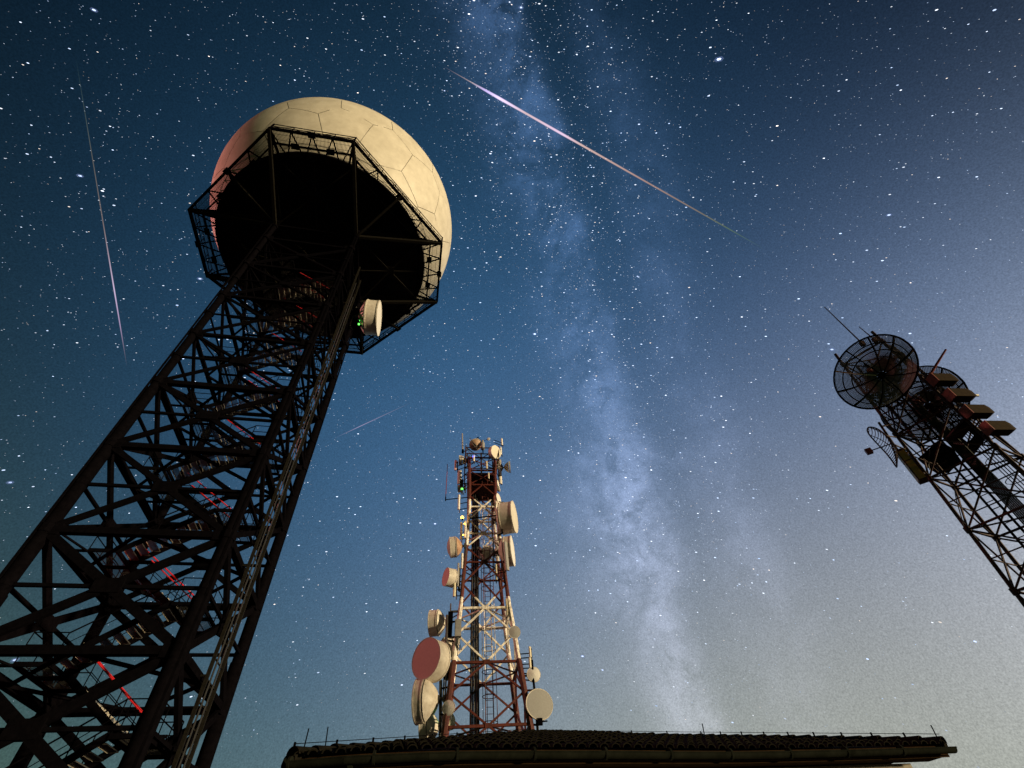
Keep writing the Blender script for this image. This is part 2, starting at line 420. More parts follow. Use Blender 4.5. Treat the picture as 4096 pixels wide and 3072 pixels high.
# cantilevers rising from the leg heads
for a,b in CR:
    h=T1(a*HW,b*HW,ZT)
    for tgt in ((a*A_,b*B_),(a*B_,b*A_)):
        MB().beam(h,pw(tgt,ZP-.12),.24,.3).link('cantilever_beam',STEEL2,plat_o)
        st=T1(a*HW,b*HW,ZP-.1)
        MB().beam(st,pw(tgt,ZP-.02),.2,.2).link('floor_beam',STEEL2,plat_o)
        mid=lerp2((a*HW,b*HW),tgt,.5)
        MB().beam(pw(mid,(ZT+ZP)/2),pw(mid,ZP),.1,.1).link('web_post',STEEL,plat_o)
    dm=(a*(A_+B_)/2,b*(A_+B_)/2)
    MB().beam(h,pw(dm,ZP-.1),.2,.26).link('cantilever_beam',STEEL2,plat_o)
    MB().tube(T1(a*HW,b*HW,ZT-.3),T1(a*HW,b*HW,42.75),.2,8).link('leg_head',STEEL,plat_o)
# floor panels bracing on each side: X with a centre plate
for i in range(4):
    a,b=CR[i],CR[(i+1)%4]
    if i%2==0:
        sgn=-1 if i==0 else 1
        q=[(-HW,sgn*HW),(HW,sgn*HW),(A_,sgn*B_*.82),(-A_,sgn*B_*.82)]
    else:
        sgn=1 if i==1 else -1
        q=[(sgn*HW,-HW),(sgn*HW,HW),(sgn*B_*.82,A_),(sgn*B_*.82,-A_)]
    zz=(ZT+ZP)/2+.1
    MB().beam(pw(q[0],ZT+.1),pw(q[2],ZP-.1),.11,.11).link('floor_brace',STEEL2,plat_o)
    MB().beam(pw(q[1],ZT+.1),pw(q[3],ZP-.1),.11,.11).link('floor_brace',STEEL2,plat_o)
    MB().beam(pw(lerp2(q[0],q[1],.5),ZT+.1),pw(lerp2(q[2],q[3],.5),ZP-.1),.09,.09).link('floor_brace',STEEL2,plat_o)
    c=lerp2(lerp2(q[0],q[1],.5),lerp2(q[2],q[3],.5),.5)
    MB().box(pw(c,zz-.1),EU*.9,EV*.9,UZ*.05).link('gusset_plate',STEEL2,plat_o)
for i in range(4):
    MB().beam(face(i,-1,ZT+.05),face(i,1,ZT+.05),.2,.24).link('head_beam',STEEL,plat_o)
for s in (-1,1): MB().beam(T1(-HW,-s*HW,ZT+.02*s),T1(HW,s*HW,ZT+.02*s),.13,.13).link('head_brace',STEEL2,plat_o)

# ---- the radome
ZS=50.1; RS=11.7
cen=T1(0,0,ZS); ZD=42.85
radome=root('radome',T1(0,0,ZD),'big white panelled spherical radome on the octagonal platform','radome')
MB().rev([(0,9.2),(.3,9.2),(.3,0.01)],T1(0,0,ZD),UZ,64,cap0=True).link('base_disc',BLACK,radome)
m=MB()
for i in range(24):
    a=2*PI*i/24; m.beam(T1(0,0,ZD-.04),T1(9.0*math.cos(a),9.0*math.sin(a),ZD-.04),.1,.10)
m.rev([(-.10,9.32),(.25,9.32),(.25,9.0),(-.10,9.0),(-.10,9.32)],T1(0,0,ZD),UZ,64)
m.link('base_frame',BLACK,radome)
zc0=ZD+.12-ZS
# inner shell carrying the sealant colour seen in the joints
prof=[]
th0=math.acos(zc0/(RS-.04))
for i in range(41):
    t_=th0*(1-i/40); prof.append(((RS-.04)*math.cos(t_),max(.001,(RS-.04)*math.sin(t_))))
MB().rev(prof,cen,UZ,96).link('inner_shell',SEAM,radome,True)
# geodesic cells (dual of an icosahedral grid)
bm=bmesh.new(); phi=(1+5**.5)/2
iv=[Vector(v).normalized() for v in ((-1,phi,0),(1,phi,0),(-1,-phi,0),(1,-phi,0),(0,-1,phi),(0,1,phi),(0,-1,-phi),(0,1,-phi),(phi,0,-1),(phi,0,1),(-phi,0,-1),(-phi,0,1))]
ifc=[(0,11,5),(0,5,1),(0,1,7),(0,7,10),(0,10,11),(1,5,9),(5,11,4),(11,10,2),(10,7,6),(7,1,8),(3,9,4),(3,4,2),(3,2,6),(3,6,8),(3,8,9),(4,9,5),(2,4,11),(6,2,10),(8,6,7),(9,8,1)]
FR=3; pts=[]; key={}; tris=[]
def gp(v):
    v=v.normalized(); kx=tuple(round(c,4) for c in v)
    if kx not in key: key[kx]=len(pts); pts.append(v)
    return key[kx]
for a,b,c in ifc:
    g_={}
    for i in range(FR+1):
        for j in range(FR+1-i): g_[i,j]=gp(iv[a]*(FR-i-j)+iv[b]*i+iv[c]*j)
    for i in range(FR):
        for j in range(FR-i):
            tris.append((g_[i,j],g_[i+1,j],g_[i,j+1]))
            if i+j<FR-1: tris.append((g_[i+1,j],g_[i+1,j+1],g_[i,j+1]))
rr=random.Random(5)
jit=[(p+Vector((rr.uniform(-1,1),rr.uniform(-1,1),rr.uniform(-1,1)))*.055).normalized() for p in pts]
def circ(a,b,c):
    n=(b-a).cross(c-a).normalized(); return n if n.dot(a)>0 else -n
cc=[circ(jit[a],jit[b],jit[c]) for a,b,c in tris]
RM=Matrix.Rotation(.5,3,'X')@Matrix.Rotation(.9,3,'Z')@Matrix.Rotation(.35,3,'Y')
for pi_,p in enumerate(jit):
    around=[cc[i] for i,t_ in enumerate(tris) if pi_ in t_]
    x,y,d=frame(p); around.sort(key=lambda q:math.atan2(q.dot(y),q.dot(x)))
    cn=sum(around,Vector()).normalized(); n=len(around)
    if max((RM@q).z for q in around)*RS<zc0+.05: continue
    shr=.024/RS
    cor=[(q+(cn-q).normalized()*shr*1.25) for q in around]
    mb=MB(); S_=4; vs=[]; fs=[]
    for i in range(n):
        a_,b_=cor[i],cor[(i+1)%n]; idx={}
        for u in range(S_+1):
            for w in range(S_+1-u):
                idx[u,w]=len(vs); q=(cn*(S_-u-w)+a_*u+b_*w).normalized(); vs.append(cen+(RM@q)*RS)
        for u in range(S_):
            for w in range(S_-u):
                fs.append((idx[u,w],idx[u+1,w],idx[u,w+1]))
                if u+w<S_-1: fs.append((idx[u+1,w],idx[u+1,w+1],idx[u,w+1]))
        # edge return
        e0=[idx[S_-w,w] for w in range(S_+1)]
        st=len(vs)
        for e_ in e0: vs.append(cen+(vs[e_]-cen)*((RS-.05)/RS))
        for w in range(S_): fs.append((e0[w],st+w,st+w+1,e0[w+1]))
    rz=zc0+.02; cr=math.sqrt(RS*RS-rz*rz)
    for i_,v_ in enumerate(vs):
        l_=v_-cen
        if l_.z<rz: h_=math.hypot(l_.x,l_.y); vs[i_]=cen+Vector((l_.x/h_*cr,l_.y/h_*cr,rz))
    mb.add(vs,fs)
    ob=mb.link('radome_panel',WHITE,radome,True)
    bmm=bmesh.new(); bmm.from_mesh(ob.data); bmesh.ops.remove_doubles(bmm,verts=bmm.verts,dist=.002)
    bmesh.ops.recalc_face_normals(bmm,faces=bmm.faces); bmm.to_mesh(ob.data); bmm.free()
    c0_=cen-base_of(radome)
    bmm=bmesh.new(); bmm.from_mesh(ob.data); bmm.normal_update()
    fl_=[f_ for f_ in bmm.faces if f_.normal.dot(f_.calc_center_median()-c0_)<-1e-6]
    if fl_: bmesh.ops.reverse_faces(bmm,faces=fl_)
    bmm.to_mesh(ob.data); bmm.free()
    tl=(RM@cn); tj=Vector((rr.uniform(-1,1),rr.uniform(-1,1),rr.uniform(-1,1)))*.018
    ob.data.normals_split_custom_set_from_vertices([tuple(((v.co-c0_).normalized()+tj).normalized()) for v in ob.data.vertices])

# ================================================================ dishes
def dish(name,label,pos,az,el,dia,drum=.35,back=.3,face_m=FACEM,drum_m=DRUM,back_m=None,arm=None,pole=1.2,group=None,n=36,bulge=.02,cat='dish antenna',pole_m=None):
    d=azv(az,el).normalized(); R=dia/2; L_=drum*dia; D_=back*dia; back_m=back_m or drum_m; pole_m=pole_m or GALV
    r=root(name,Vector(pos)-d*(L_+D_),label,cat,group)
    pos=Vector(pos)
    MB().rev([(bulge*dia,.001),(bulge*dia*.75,R*.5),(0,R*.975),(-.02*dia,R*.975)],pos,d,n).link('face_cover',face_m,r,True)
    if L_>0:
        m=MB(); m.rev([(0.002,R*.97),(.004,R*1.0),(-L_,R*1.0),(-L_,R*.9)],pos,d,n).link('drum',drum_m,r,True)
        for h in (-.01*dia,-L_+.01*dia):
            w=.016*dia; MB().rev([(h-w,R*1.0),(h-w,R*1.03),(h+w,R*1.03),(h+w,R*1.0)],pos,d,n).link('rim_band',drum_m,r)
    else:
        MB().rev([(0.004,R*.95),(.012*dia,R*1.02),(-.03*dia,R*1.03),(-.03*dia,R*.95)],pos,d,n).link('rim_band',drum_m,r,True)
    pr=[]
    for i in range(9):
        f=i/8; rad=R*(1-f*.86)*.97; pr.append((-L_-.02*dia-D_*(1-(rad/R)**2)/(1-.02),rad))
    MB().rev(pr,pos,d,n,cap1=True).link('back_shell',back_m,r,True)
    bk=pos-d*(L_+D_)
    m=MB(); m.rev([(.05*dia,R*.2),(-.05*dia,R*.2),(-.05*dia,R*.1),(-.16*dia,R*.08)],bk,d,12,cap1=True).link('hub',GALV,r)
    pc=bk-d*(.16*dia)
    m=MB(); m.box(pc,d*.12,frame(d)[0]*.2,UZ*.3)
    if arm is not None:
        a=Vector(arm); m.tube(pc+UZ*.12,a+UZ*.12,.035,6); m.tube(pc-UZ*.2,a-UZ*.2,.035,6)
    m.link('mount_bracket',pole_m,r)
    if pole: MB().tube(pc-UZ*pole*.5-d*.07,pc+UZ*pole*.5-d*.07,.045,8).link('mount_pole',pole_m,r)
    return r
pz=38.3
dish('microwave_dish','white drum dish on the right side of the globe tower, above its cable ladder',T1(HW+2.3,3.1,pz),78,0,3.25,.34,.2,arm=T1(HW,HW,pz),pole=3.2,back_m=DRUM)
r=root('equipment_lights',T1(HW+.75,2.9,37.4),'three small green lights glowing beside the drum dish on the globe tower','signal lights')
for i,(zz,w) in enumerate(((37.95,.09),(37.35,.09),(36.75,.16))):
    MB().rev([(-w*.5,.05),(-w*.2,.09),(w*.2,.09),(w*.5,.05)],T1(HW+.75,2.9,zz),EU,8,True,True).link('green_lamp',LAMPG,r)
MB().box(T1(HW+.75,3.1,37.35),EU*.3,EV*.25,UZ*1.7).link('cabinet',STEEL,r)
# ================================================================ middle tower (red and white)
T2A=Vector((-3.167,31.42,0)); T2T=.169
E2=Vector((math.cos(T2T),math.sin(T2T),0)); V2=Vector((-math.sin(T2T),math.cos(T2T),0))
T2R=root('red_white_tower',T2A+UZ*GZ,'tapering red and white lattice mast crowded with white dishes, behind the roof','tower')
prof2=[(GZ,3.10),(3.6,2.53),(6.9,2.19),(10.0,1.86),(13.18,1.525),(16.33,1.29),(18.6,1.12),(20.9,1.0),(22.9,1.0),(24.3,1.03),(25.6,1.03)]
def hw2(z):
    for (a,b),(c,d) in zip(prof2,prof2[1:]):
        if z<=c: return b+(d-b)*(z-a)/(c-a)
    return prof2[-1][1]
def T2(u,v,z,s=None): 
    s=hw2(z); return T2A+E2*u*s+V2*v*s+UZ*z
def T2m(u,v,z): return T2A+E2*u+V2*v+UZ*z
PAINT2=banded('obstruction_paint',[10.05-GZ,13.75-GZ,17.6-GZ,21.45-GZ])
for a,b in CR:
    m=MB()
    for (z0,_),(z1,_) in zip(prof2,prof2[1:]):
        r0=.17 if z0<9 else .14 if z0<12 else .12
        m.tube(T2(a,b,z0),T2(a,b,z1+.0),r0,8)
    m.link('leg',PAINT2,T2R,True)
def f2(i,s,z):
    a,b=CR[i],CR[(i+1)%4]; f=(s+1)/2; return T2(a[0]*(1-f)+b[0]*f,a[1]*(1-f)+b[1]*f,z)
lv=[p[0] for p in prof2]
F2N=[-V2,E2,V2,-E2]
for z0,z1 in zip(lv,lv[1:]):
    for i in range(4):
        zm=(z0+z1)/2; w=.10 if z0<14 else .08
        if z0>GZ+1: MB().beam(f2(i,-1,z0),f2(i,1,z0),w*1.3,w*1.3).link('horizontal_beam',PAINT2,T2R)
        if z0<22.5:
            for s in (-1,1):
                MB().beam(f2(i,0,z0),f2(i,s,zm),w,w,F2N[i]).link('diagonal_brace',PAINT2,T2R)
                MB().beam(f2(i,s,zm),f2(i,0,z1),w,w,F2N[i]).link('diagonal_brace',PAINT2,T2R)
            MB().box(f2(i,0,z0)+F2N[i]*.02,(f2(i,1,z0)-f2(i,-1,z0)).normalized()*.35,F2N[i]*.14,UZ*.22).link('gusset_plate',PAINT2,T2R)
            m=MB()
            for s in (-1,1): m.beam(f2(i,s*.98,zm),f2((i+(1 if s>0 else 3))%4,-s*.0,zm) if False else f2(i,0,zm),.001,.001) if False else None
            MB().beam(f2(i,0,z0),f2((i+1)%4,0,z0),w*.7,w*.7).link('plan_brace',PAINT2,T2R) if z0>GZ+1 else None
# top section: closely braced cage and railed crown
for i in range(4):
    for z0,z1 in ((22.95,24.25),(24.35,25.55)):
        for s in (-1,1): MB().beam(f2(i,s,z0),f2(i,-s,z1)+F2N[i]*.02*s,.06,.06,F2N[i]).link('diagonal_brace',PAINT2,T2R)
    MB().beam(f2(i,-1,25.6),f2(i,1,25.6),.1,.1).link('horizontal_beam',PAINT2,T2R)
# closed floor boxes near the top
MB().box(T2m(0,0,22.88),E2*2.0,V2*2.0,UZ*.06).link('deck',REDD,T2R)
MB().box(T2m(0,.2,24.2),E2*2.0,V2*1.6,UZ*.05).link('deck',REDD,T2R)
MB().box(T2m(0,.85,23.55),E2*1.9,V2*.05,UZ*1.3).link('screen_plate',REDD,T2R)
# crown frame
for z_ in (25.75,26.4):
    for i in range(4):
        MB().tube(T2m(*[c*1.35 for c in CR[i]],z_),T2m(*[c*1.35 for c in CR[(i+1)%4]],z_),.045,6).link('crown_rail',REDD,T2R)
for i in range(4):
    a,b=CR[i]
    MB().tube(T2m(a*1.35,b*1.35,24.6),T2m(a*1.35,b*1.35,26.6),.05,6).link('crown_post',REDD,T2R)
    m=MB(); m.tube(T2(a,b,25.2),T2m(a*1.35,b*1.35,25.75),.04,6); m.tube(T2m(0,0,26.4),T2m(a*1.35,b*1.35,26.4),.035,6); m.tube(T2m(0,0,25.3),T2m(a*1.35,b*1.35,26.4),.03,6)
    m.link('crown_brace',CABLE,T2R)
MB().tube(T2m(0,0,24.3),T2m(0,0,27.0),.07,8).link('crown_mast',CABLE,T2R)
# caged ladder
for s in (-.22,.22):
    m=MB(); m.tube(T2m(.25+s,-.1,GZ),T2m(.25+s,-.1,24),.03,6).link('ladder_rail',PAINT2,T2R)
m=MB(); z_=GZ+.3
while z_<24: m.tube(T2m(.03,-.1,z_),T2m(.47,-.1,z_),.014,4); z_+=.33
o=m.link('ladder_rungs',PAINT2,T2R); o['kind']='stuff'
z_=1.2
while z_<22:
    m=MB(); q=[]
    for i in range(15):
        a=2*PI*i/15; q.append(T2m(.25+.42*math.cos(a),-.42+.40*math.sin(a),z_))
    for i in range(15): m.tube(q[i],q[(i+1)%15],.022,4,cap=False)
    m.link('cage_hoop',PAINT2,T2R); z_+=1.25
for a in (200,245,295,340):
    an=math.radians(a); MB().tube(T2m(.25+.42*math.cos(an),-.42+.40*math.sin(an),1.2),T2m(.25+.42*math.cos(an),-.42+.40*math.sin(an),21.2),.02,5).link('cage_bar',PAINT2,T2R)
MB().beam(T2m(-.42,.6,GZ),T2m(-.42,.5,22.8),.16,.16).link('inner_column',PAINT2,T2R)
# cable run
for j in range(6):
    MB().tube(T2m(-.84+.085*j,.1+.05*(j%2),GZ),T2m(-.66+.075*j,.1+.05*(j%2),24.0-.4*j),.042,6).link('cable',CABLE,T2R)
m=MB(); z_=GZ+.5
while z_<23: m.beam(T2m(-.86,.18,z_),T2m(-.36,.18,z_),.04,.03); z_+=.6
o=m.link('cable_tray_rungs',GALV,T2R); o['kind']='stuff'
MB().beam(T2m(-.88,.2,GZ),T2m(-.72,.2,23.5),.04,.07).link('cable_tray_rail',STEEL,T2R)
MB().beam(T2m(-.36,.2,GZ),T2m(-.3,.2,23.5),.04,.07).link('cable_tray_rail',STEEL,T2R)
# little hut frame and walkway rail at the foot
hd2=31
def leg2(x,y,hd):
    "nearest leg point at the height of a sight line"
    p=at(x,y,hd); best=None
    for a,b in CR:
        q=T2(a,b,p.z); dd=(q-p).length
        if best is None or dd<best[0]: best=(dd,q)
    return best[1]
GRP='white dishes on the red and white mast'
def d2(x,y,px,az,el,drum,back,hd,label,**kw):
    kw.setdefault('arm',leg2(x,y,hd)); kw.setdefault('group',GRP); kw.setdefault('n',28)
    return dish('microwave_dish',label,at(x,y,hd),az,el,metres(px,x,y,hd),drum,back,**kw)
d2(1722,2494,96,272,0,.34,.28,31,'medium drum dish facing left, topmost of the four lower left dishes',pole=2.2)
d2(1704,2632,148,211,-2,.42,.16,29.2,'largest drum dish with a flat pink face, low on the left of the mast',face_m=PINKF,pole=3.4,bulge=.002)
d2(1792,2590,80,310,0,.18,.30,31,'pale dish seen from behind, just right of the big pink-faced dish',pole=1.4)
d2(1668,2806,154,273,0,.22,.33,30,'very large drum dish facing away to the left, below the pink-faced dish',pole=3.0)
d2(1690,2912,112,274,0,.24,.33,30.6,'lowest drum dish on the left, partly hidden behind the roof',back_m=DRUM,pole=1.4)
d2(1794,2831,54,190,0,.0,.28,29.2,'small round cream dish facing the camera beside the lower left leg of the mast',pole=.9,bulge=.08,face_m=FACEM)
d2(1803,2885,58,120,0,.2,.28,31.5,'small orange-lit dish just behind the lower left leg, above the roof',face_m=CREAM,drum_m=TERRA,pole=.8)
d2(1800,2190,80,262,-6,.30,.28,30.2,'rounded drum dish half way up the mast on the left, with rusty stains',bulge=.16,pole=2.2,drum_m=DRUM,face_m=DRUM,back_m=TERRA)
d2(1783,2307,70,236,0,.48,.18,30,'small pink-faced drum dish on the left, just below the rounded dish',face_m=PINKF,pole=1.6,bulge=.002)
d2(2058,2067,124,100,-2,.42,.14,30,'large white drum dish high on the right side of the mast',face_m=WHITE,pole=3.0)
d2(2051,2203,116,96,0,.26,.22,30.5,'white drum dish on the right, directly below the largest right-hand one',pole=2.4)
d2(2058,2528,47,176,0,.0,.25,29.6,'small grey round dish on the right leg of the white section',face_m=GREYF,pole=.9,bulge=.06)
d2(2135,2697,54,172,0,.12,.25,29.8,'small round white dish below the two yellow panels on the right',pole=1.0,bulge=.1)
d2(2158,2816,108,166,2,.06,.28,29.6,'large flat grey round dish low on the right of the mast, just above the roof',face_m=GREYF,pole=2.2)
d2(1984,1808,54,128,-14,.30,.2,30.2,'bright white drum dish at the top right of the mast crown',face_m=WHITE,pole=1.0)
d2(1902,1778,50,330,62,.08,.30,31.2,'amber bowl-shaped dish tilted to the sky on top of the mast',face_m=DRUM,drum_m=CREAM,back_m=TERRA,pole=0)
d2(1836,1842,40,262,0,.3,.3,31,'small dish on the left of the mast crown, its back lit yellow',face_m=PINKF,back_m=CREAM,pole=1.6)
d2(2003,1858,40,80,0,.28,.3,31.8,'small white dish close behind the crown on the right, under the bright one',pole=1.0)
d2(2041,1868,46,88,0,.10,.42,31,'small horn dish held out on two arms at the right of the crown',face_m=PANEL,pole=.7)
d2(1993,1935,30,100,0,.3,.35,31,'small rounded white dish under the crown on the right',pole=.8)
d2(1999,1955,22,95,0,.3,.3,31,'tiny dish just below the small rounded one on the right',pole=.5)
d2(1952,2217,62,40,-5,.2,.35,31.9,'dish seen from behind through the middle of the mast, half way up',pole=1.6)
d2(1995,1995,46,110,0,.06,.5,30.8,'rusty-backed half-hidden dish on the upper right leg',back_m=TERRA,drum_m=TERRA,pole=0)
d2(1992,2025,34,300,0,.3,.3,31.2,'small cream dish tucked behind the large white drum dish',face_m=CREAM,drum_m=CREAM,pole=0)
d2(1832,1955,30,270,0,.5,.2,31.2,'small pale dish hanging below the left dish of the crown',pole=.9)
def pole2(x0,y0,x1,y1,hd,r,label,m=GALV,name='whip_antenna',cat='antenna',arm=True,group=None):
    p,q=at(x0,y0,hd),None
    d=ray(x1,y1); hd1=hd; q=at(x1,y1,hd1)
    o=root(name,q,label,cat,group); MB().tube(q,p,r,8,r2=r*.8).link('rod',m,o,True)
    MB().tube(q,q+UZ*.35,r*1.5,8).link('collar',STEEL,o)
    if arm: 
        a=leg2(x1,y1,hd) if arm is True else arm
        MB().tube(q+UZ*.1,Vector(a),.035,6).link('arm',STEEL,o)
    return o
pole2(1849,1734,1851,1812,31,.065,'thick white vertical rod antenna at the left of the mast crown',m=PANEL)
pole2(1790,1856,1782,2003,31,.03,'long thin reddish rod antenna standing off the left of the mast on an arm',m=REDP)
def panel(x,y,w,h,hd,label,m=PANEL,az=180,tilt=0,dep=.12,name='panel_antenna',group=None,arm=True,lean=0):
    c=at(x,y,hd); ww=metres(w,x,y,hd); hh=metres(h,x,y,hd)/math.cos(math.radians(22))
    d=azv(az); s=UZ.cross(d).normalized(); up=(UZ+d*tilt+s*lean).normalized()
    o=root(name,c-up*hh/2,label,'panel antenna',group)
    k=MB(); nn=[(-.5,0),(-.42,.6),(-.2,1),(.2,1),(.42,.6),(.5,0)]
    vs=[];
    for zz in (-.5,.5):
        for a,b in nn: vs.append(c+s*a*ww+d*b*dep+up*zz*hh)
    n_=len(nn); fs=[(i,i+1,n_+i+1,n_+i) for i in range(n_-1)]+[(n_-1,0,n_,2*n_-1),tuple(range(n_))[::-1],tuple(range(n_,2*n_))]
    k.add(vs,fs); k.link('cover',m,o)
    MB().tube(c-up*hh*.62-d*.16,c+up*hh*.55-d*.16,.035,6).link('mount_pole',GALV,o)
    b=MB()
    for f in (-.35,.35): b.box(c+up*hh*f-d*.08,d*.2,s*.09,UZ*.08)
    b.beam(c-up*hh*.42-d*.14,c+up*hh*.38-d*.14,.06,.06,s)
    if arm:
        a=leg2(x,y,hd) if arm is True else Vector(arm); b.tube(c-d*.16,a,.03,6); b.tube(c-d*.16-up*hh*.4,a-up*hh*.4,.03,6)
    b.link('bracket',STEEL,o)
    return o
panel(2024,2225,18,112,29.6,'long grey panel antenna leaning in front of the lower right drum dish',az=150,lean=-.04)
panel(1819,2356,12,58,30,'short pinkish panel antenna beside the left leg, below the pink-faced small dish',m=CREAM,az=215)
panel(1833,2300,8,90,30.2,'slim grey panel antenna on the left leg, right of the small pink-faced dish',az=180)
panel(2121,2609,9,36,29.8,'upper of two yellow panel antennas on a pole right of the mast',m=CREAM,az=200,group='pair of yellow panels')
panel(2121,2652,10,34,29.8,'lower of two yellow panel antennas, just above the small white dish',m=CREAM,az=200,group='pair of yellow panels')
panel(2008,1769,7,32,31,'upper of two white panels on a pole at the right of the crown',m=FACEM,az=200)
panel(2004,1805,7,36,31,'lower of two white panels on a pole at the right of the crown',m=FACEM,az=200)
panel(1824,1862,9,46,31,'thin dark pinkish panel antenna at the far left of the crown',m=PINKF,az=230)
panel(1896,1835,7,28,30.2,'small pale panel under the blue light at the top of the mast',m=FACEM,az=185)
panel(1947,1862,7,34,30.2,'small yellow panel hanging at the front of the crown',m=CREAM,az=185)
panel(1955,1905,6,26,30.2,'small yellow tube hanging below the crown at the front',m=CREAM,az=185)
panel(1849,2245,9,60,30.2,'narrow white panel antenna on the left leg of the upper white section',m=FACEM,az=190)
panel(1845,2125,8,70,30.4,'white panel on a pole left of the upper white section',m=FACEM,az=190)
panel(1836,2010,9,64,30.6,'white panel antenna at the top left, behind the long thin rod',m=FACEM,az=190)
panel(1862,2120,9,70,30.2,'white panel between the amber lights and the left leg',m=FACEM,az=185)
panel(1985,2290,8,60,30.4,'slim cream panel on the upper right leg',m=CREAM,az=170)
panel(2000,2120,8,60,30.6,'slim white panel under the large white drum dish',m=FACEM,az=170)
panel(2027,2430,7,60,30.2,'slim cream panel below the long grey one, by the right leg',m=CREAM,az=170)
panel(2001,1905,16,74,31.6,'rust-stained tall white panel under the crown on the right',m=DRUM,az=120)
panel(1838,1910,18,60,31.4,'broad white panel on the left of the crown',m=FACEM,az=200)
# canister with spinning arms (anemometer)
c0=at(1932,1812,30.9); c1=at(1931,1784,30.9); o=root('weather_station',c0,'grey canister with thin arms on a post at the very top','weather station')
MB().tube(c0,c1-UZ*.35,.05,8).link('post',STEEL,o); MB().rev([(-.4,.10),(-.36,.17),(.32,.17),(.4,.1),(.62,.08)],c1,UZ,14,True,True).link('canister',PANEL,o,True)
MB().tube(c1+UZ*.55,at(1953,1756,30.9),.018,5).link('arm',STEEL,o); MB().tube(c1+UZ*.55,at(1912,1752,30.9),.015,5).link('arm',STEEL,o)
MB().rev([(-.1,.05),(0,.13),(.12,.1),(.2,.02)],at(1953,1757,30.9),azv(120),10,True,True).link('cup',FACEM,o,True)
MB().rev([(-.1,.03),(0,.06),(.1,.03)],at(1911,1751,30.9),azv(120),8,True,True).link('cup',STEEL,o)
def cabinet(x,y,w,h,hd,label,m=PANEL,dep=.35):
    c=at(x,y,hd); ww=metres(w,x,y,hd); hh=metres(h,x,y,hd)*1.05
    o=root('equipment_cabinet',c-UZ*hh/2,label,'cabinet')
    MB().box(c,E2*ww,V2*dep,UZ*hh).link('case',m,o); MB().box(c-V2*(dep/2+.012),E2*ww*.86,V2*.02,UZ*hh*.9).link('door',m,o)
    k=MB()
    for i in range(4):
        q=c+E2*(ww*(-.3+.2*i))-UZ*hh*.5; 
        k.tube(q,q-UZ*.35,.028,5); k.tube(q-UZ*.35,q-UZ*.7+E2*.12,.022,5)
    k.link('cable_tails',CABLE,o); MB().tube(c,leg2(x,y,hd),.04,6).link('bracket',STEEL,o)
cabinet(1832,2514,26,62,29.6,'grey equipment cabinet on the left leg of the white section of the mast')
cabinet(1846,1935,14,30,30.6,'dark equipment box on the left side under the crown',m=STEEL)
# left stand-off frames carrying the big dishes
def standoff(x0,y0,x1,y1,hd,label):
    a,b=at(x0,y0,hd),at(x1,y1,hd); o=root('standoff_frame',b,label,'antenna bracket','stand-off frames beside the big dishes')
    MB().beam(b,a,.14,.3,E2).link('upright',STEEL,o)
    for p in (a,b): MB().beam(p,leg2(x0,y0,hd)*1.0+UZ*(p.z-leg2(x0,y0,hd).z),.12,.10).link('arm',GALV,o)
standoff(1803,2447,1797,2550,30,'upper dark stand-off frame between the top left drum dish and the white leg')
standoff(1793,2625,1786,2718,29.8,'lower dark stand-off frame beside the pink-faced dish')
m=MB(); 
mp=root('mounting_mast',at(1761,2960,29.8),'slim grey mounting mast left of the tower foot, behind the small cream dish','mast')
MB().tube(at(1761,2965,29.8),at(1763,2722,29.8),.09,8).link('pole',GALV,mp)
for y_ in (2755,2800,2860,2925): MB().tube(at(1762,y_,29.8),leg2(1762,y_,29.8),.05,6).link('arm',STEEL,mp)
mp=root('mounting_mast',at(1785,2675,29.6),'slim grey mounting mast right of the pink-faced dish','mast')
MB().tube(at(1784,2672,29.5),at(1788,2460,29.5),.07,8).link('pole',GALV,mp)
for y_ in (2480,2560,2650): MB().tube(at(1786,y_,29.5),leg2(1786,y_,29.5),.04,6).link('arm',STEEL,mp)
mp=root('mounting_mast',at(2150,2930,29.8),'dark mounting mast carrying the dishes at the right of the tower foot','mast')
MB().tube(at(2151,2935,29.8),at(2128,2640,29.8),.06,8).link('pole',STEEL,mp)
for y_ in (2700,2760,2830,2900): MB().tube(at(2135+ (y_-2700)*.07,y_,29.8),leg2(2135,y_,29.8),.05,6).link('arm',REDD,mp)
mp=root('side_arm_lamp',at(2172,2890,29.6),'small lamp arm pointing right from the foot of the tower, above the roof','lamp arm')
MB().tube(at(2152,2888,29.6),at(2190,2884,29.6),.035,6).link('arm',STEEL,mp); MB().box(at(2160,2887,29.6),E2*.25,V2*.2,UZ*.3).link('housing',STEEL,mp)
# standoff dark arm holding the large right dish
mp=root('dish_bracket',at(2000,2062,30),'black outrigger arm holding the large white drum dish on the right','antenna bracket')
MB().beam(at(1880,2074,29.9),at(2002,2060,29.9),.07,.07).link('arm',STEEL,mp); MB().beam(at(2000,2058,29.9),at(2010,2132,29.9),.12,.12).link('upright',STEEL,mp); MB().beam(at(2010,2132,29.9),at(1990,2142,29.9),.08,.08).link('foot_arm',STEEL,mp)
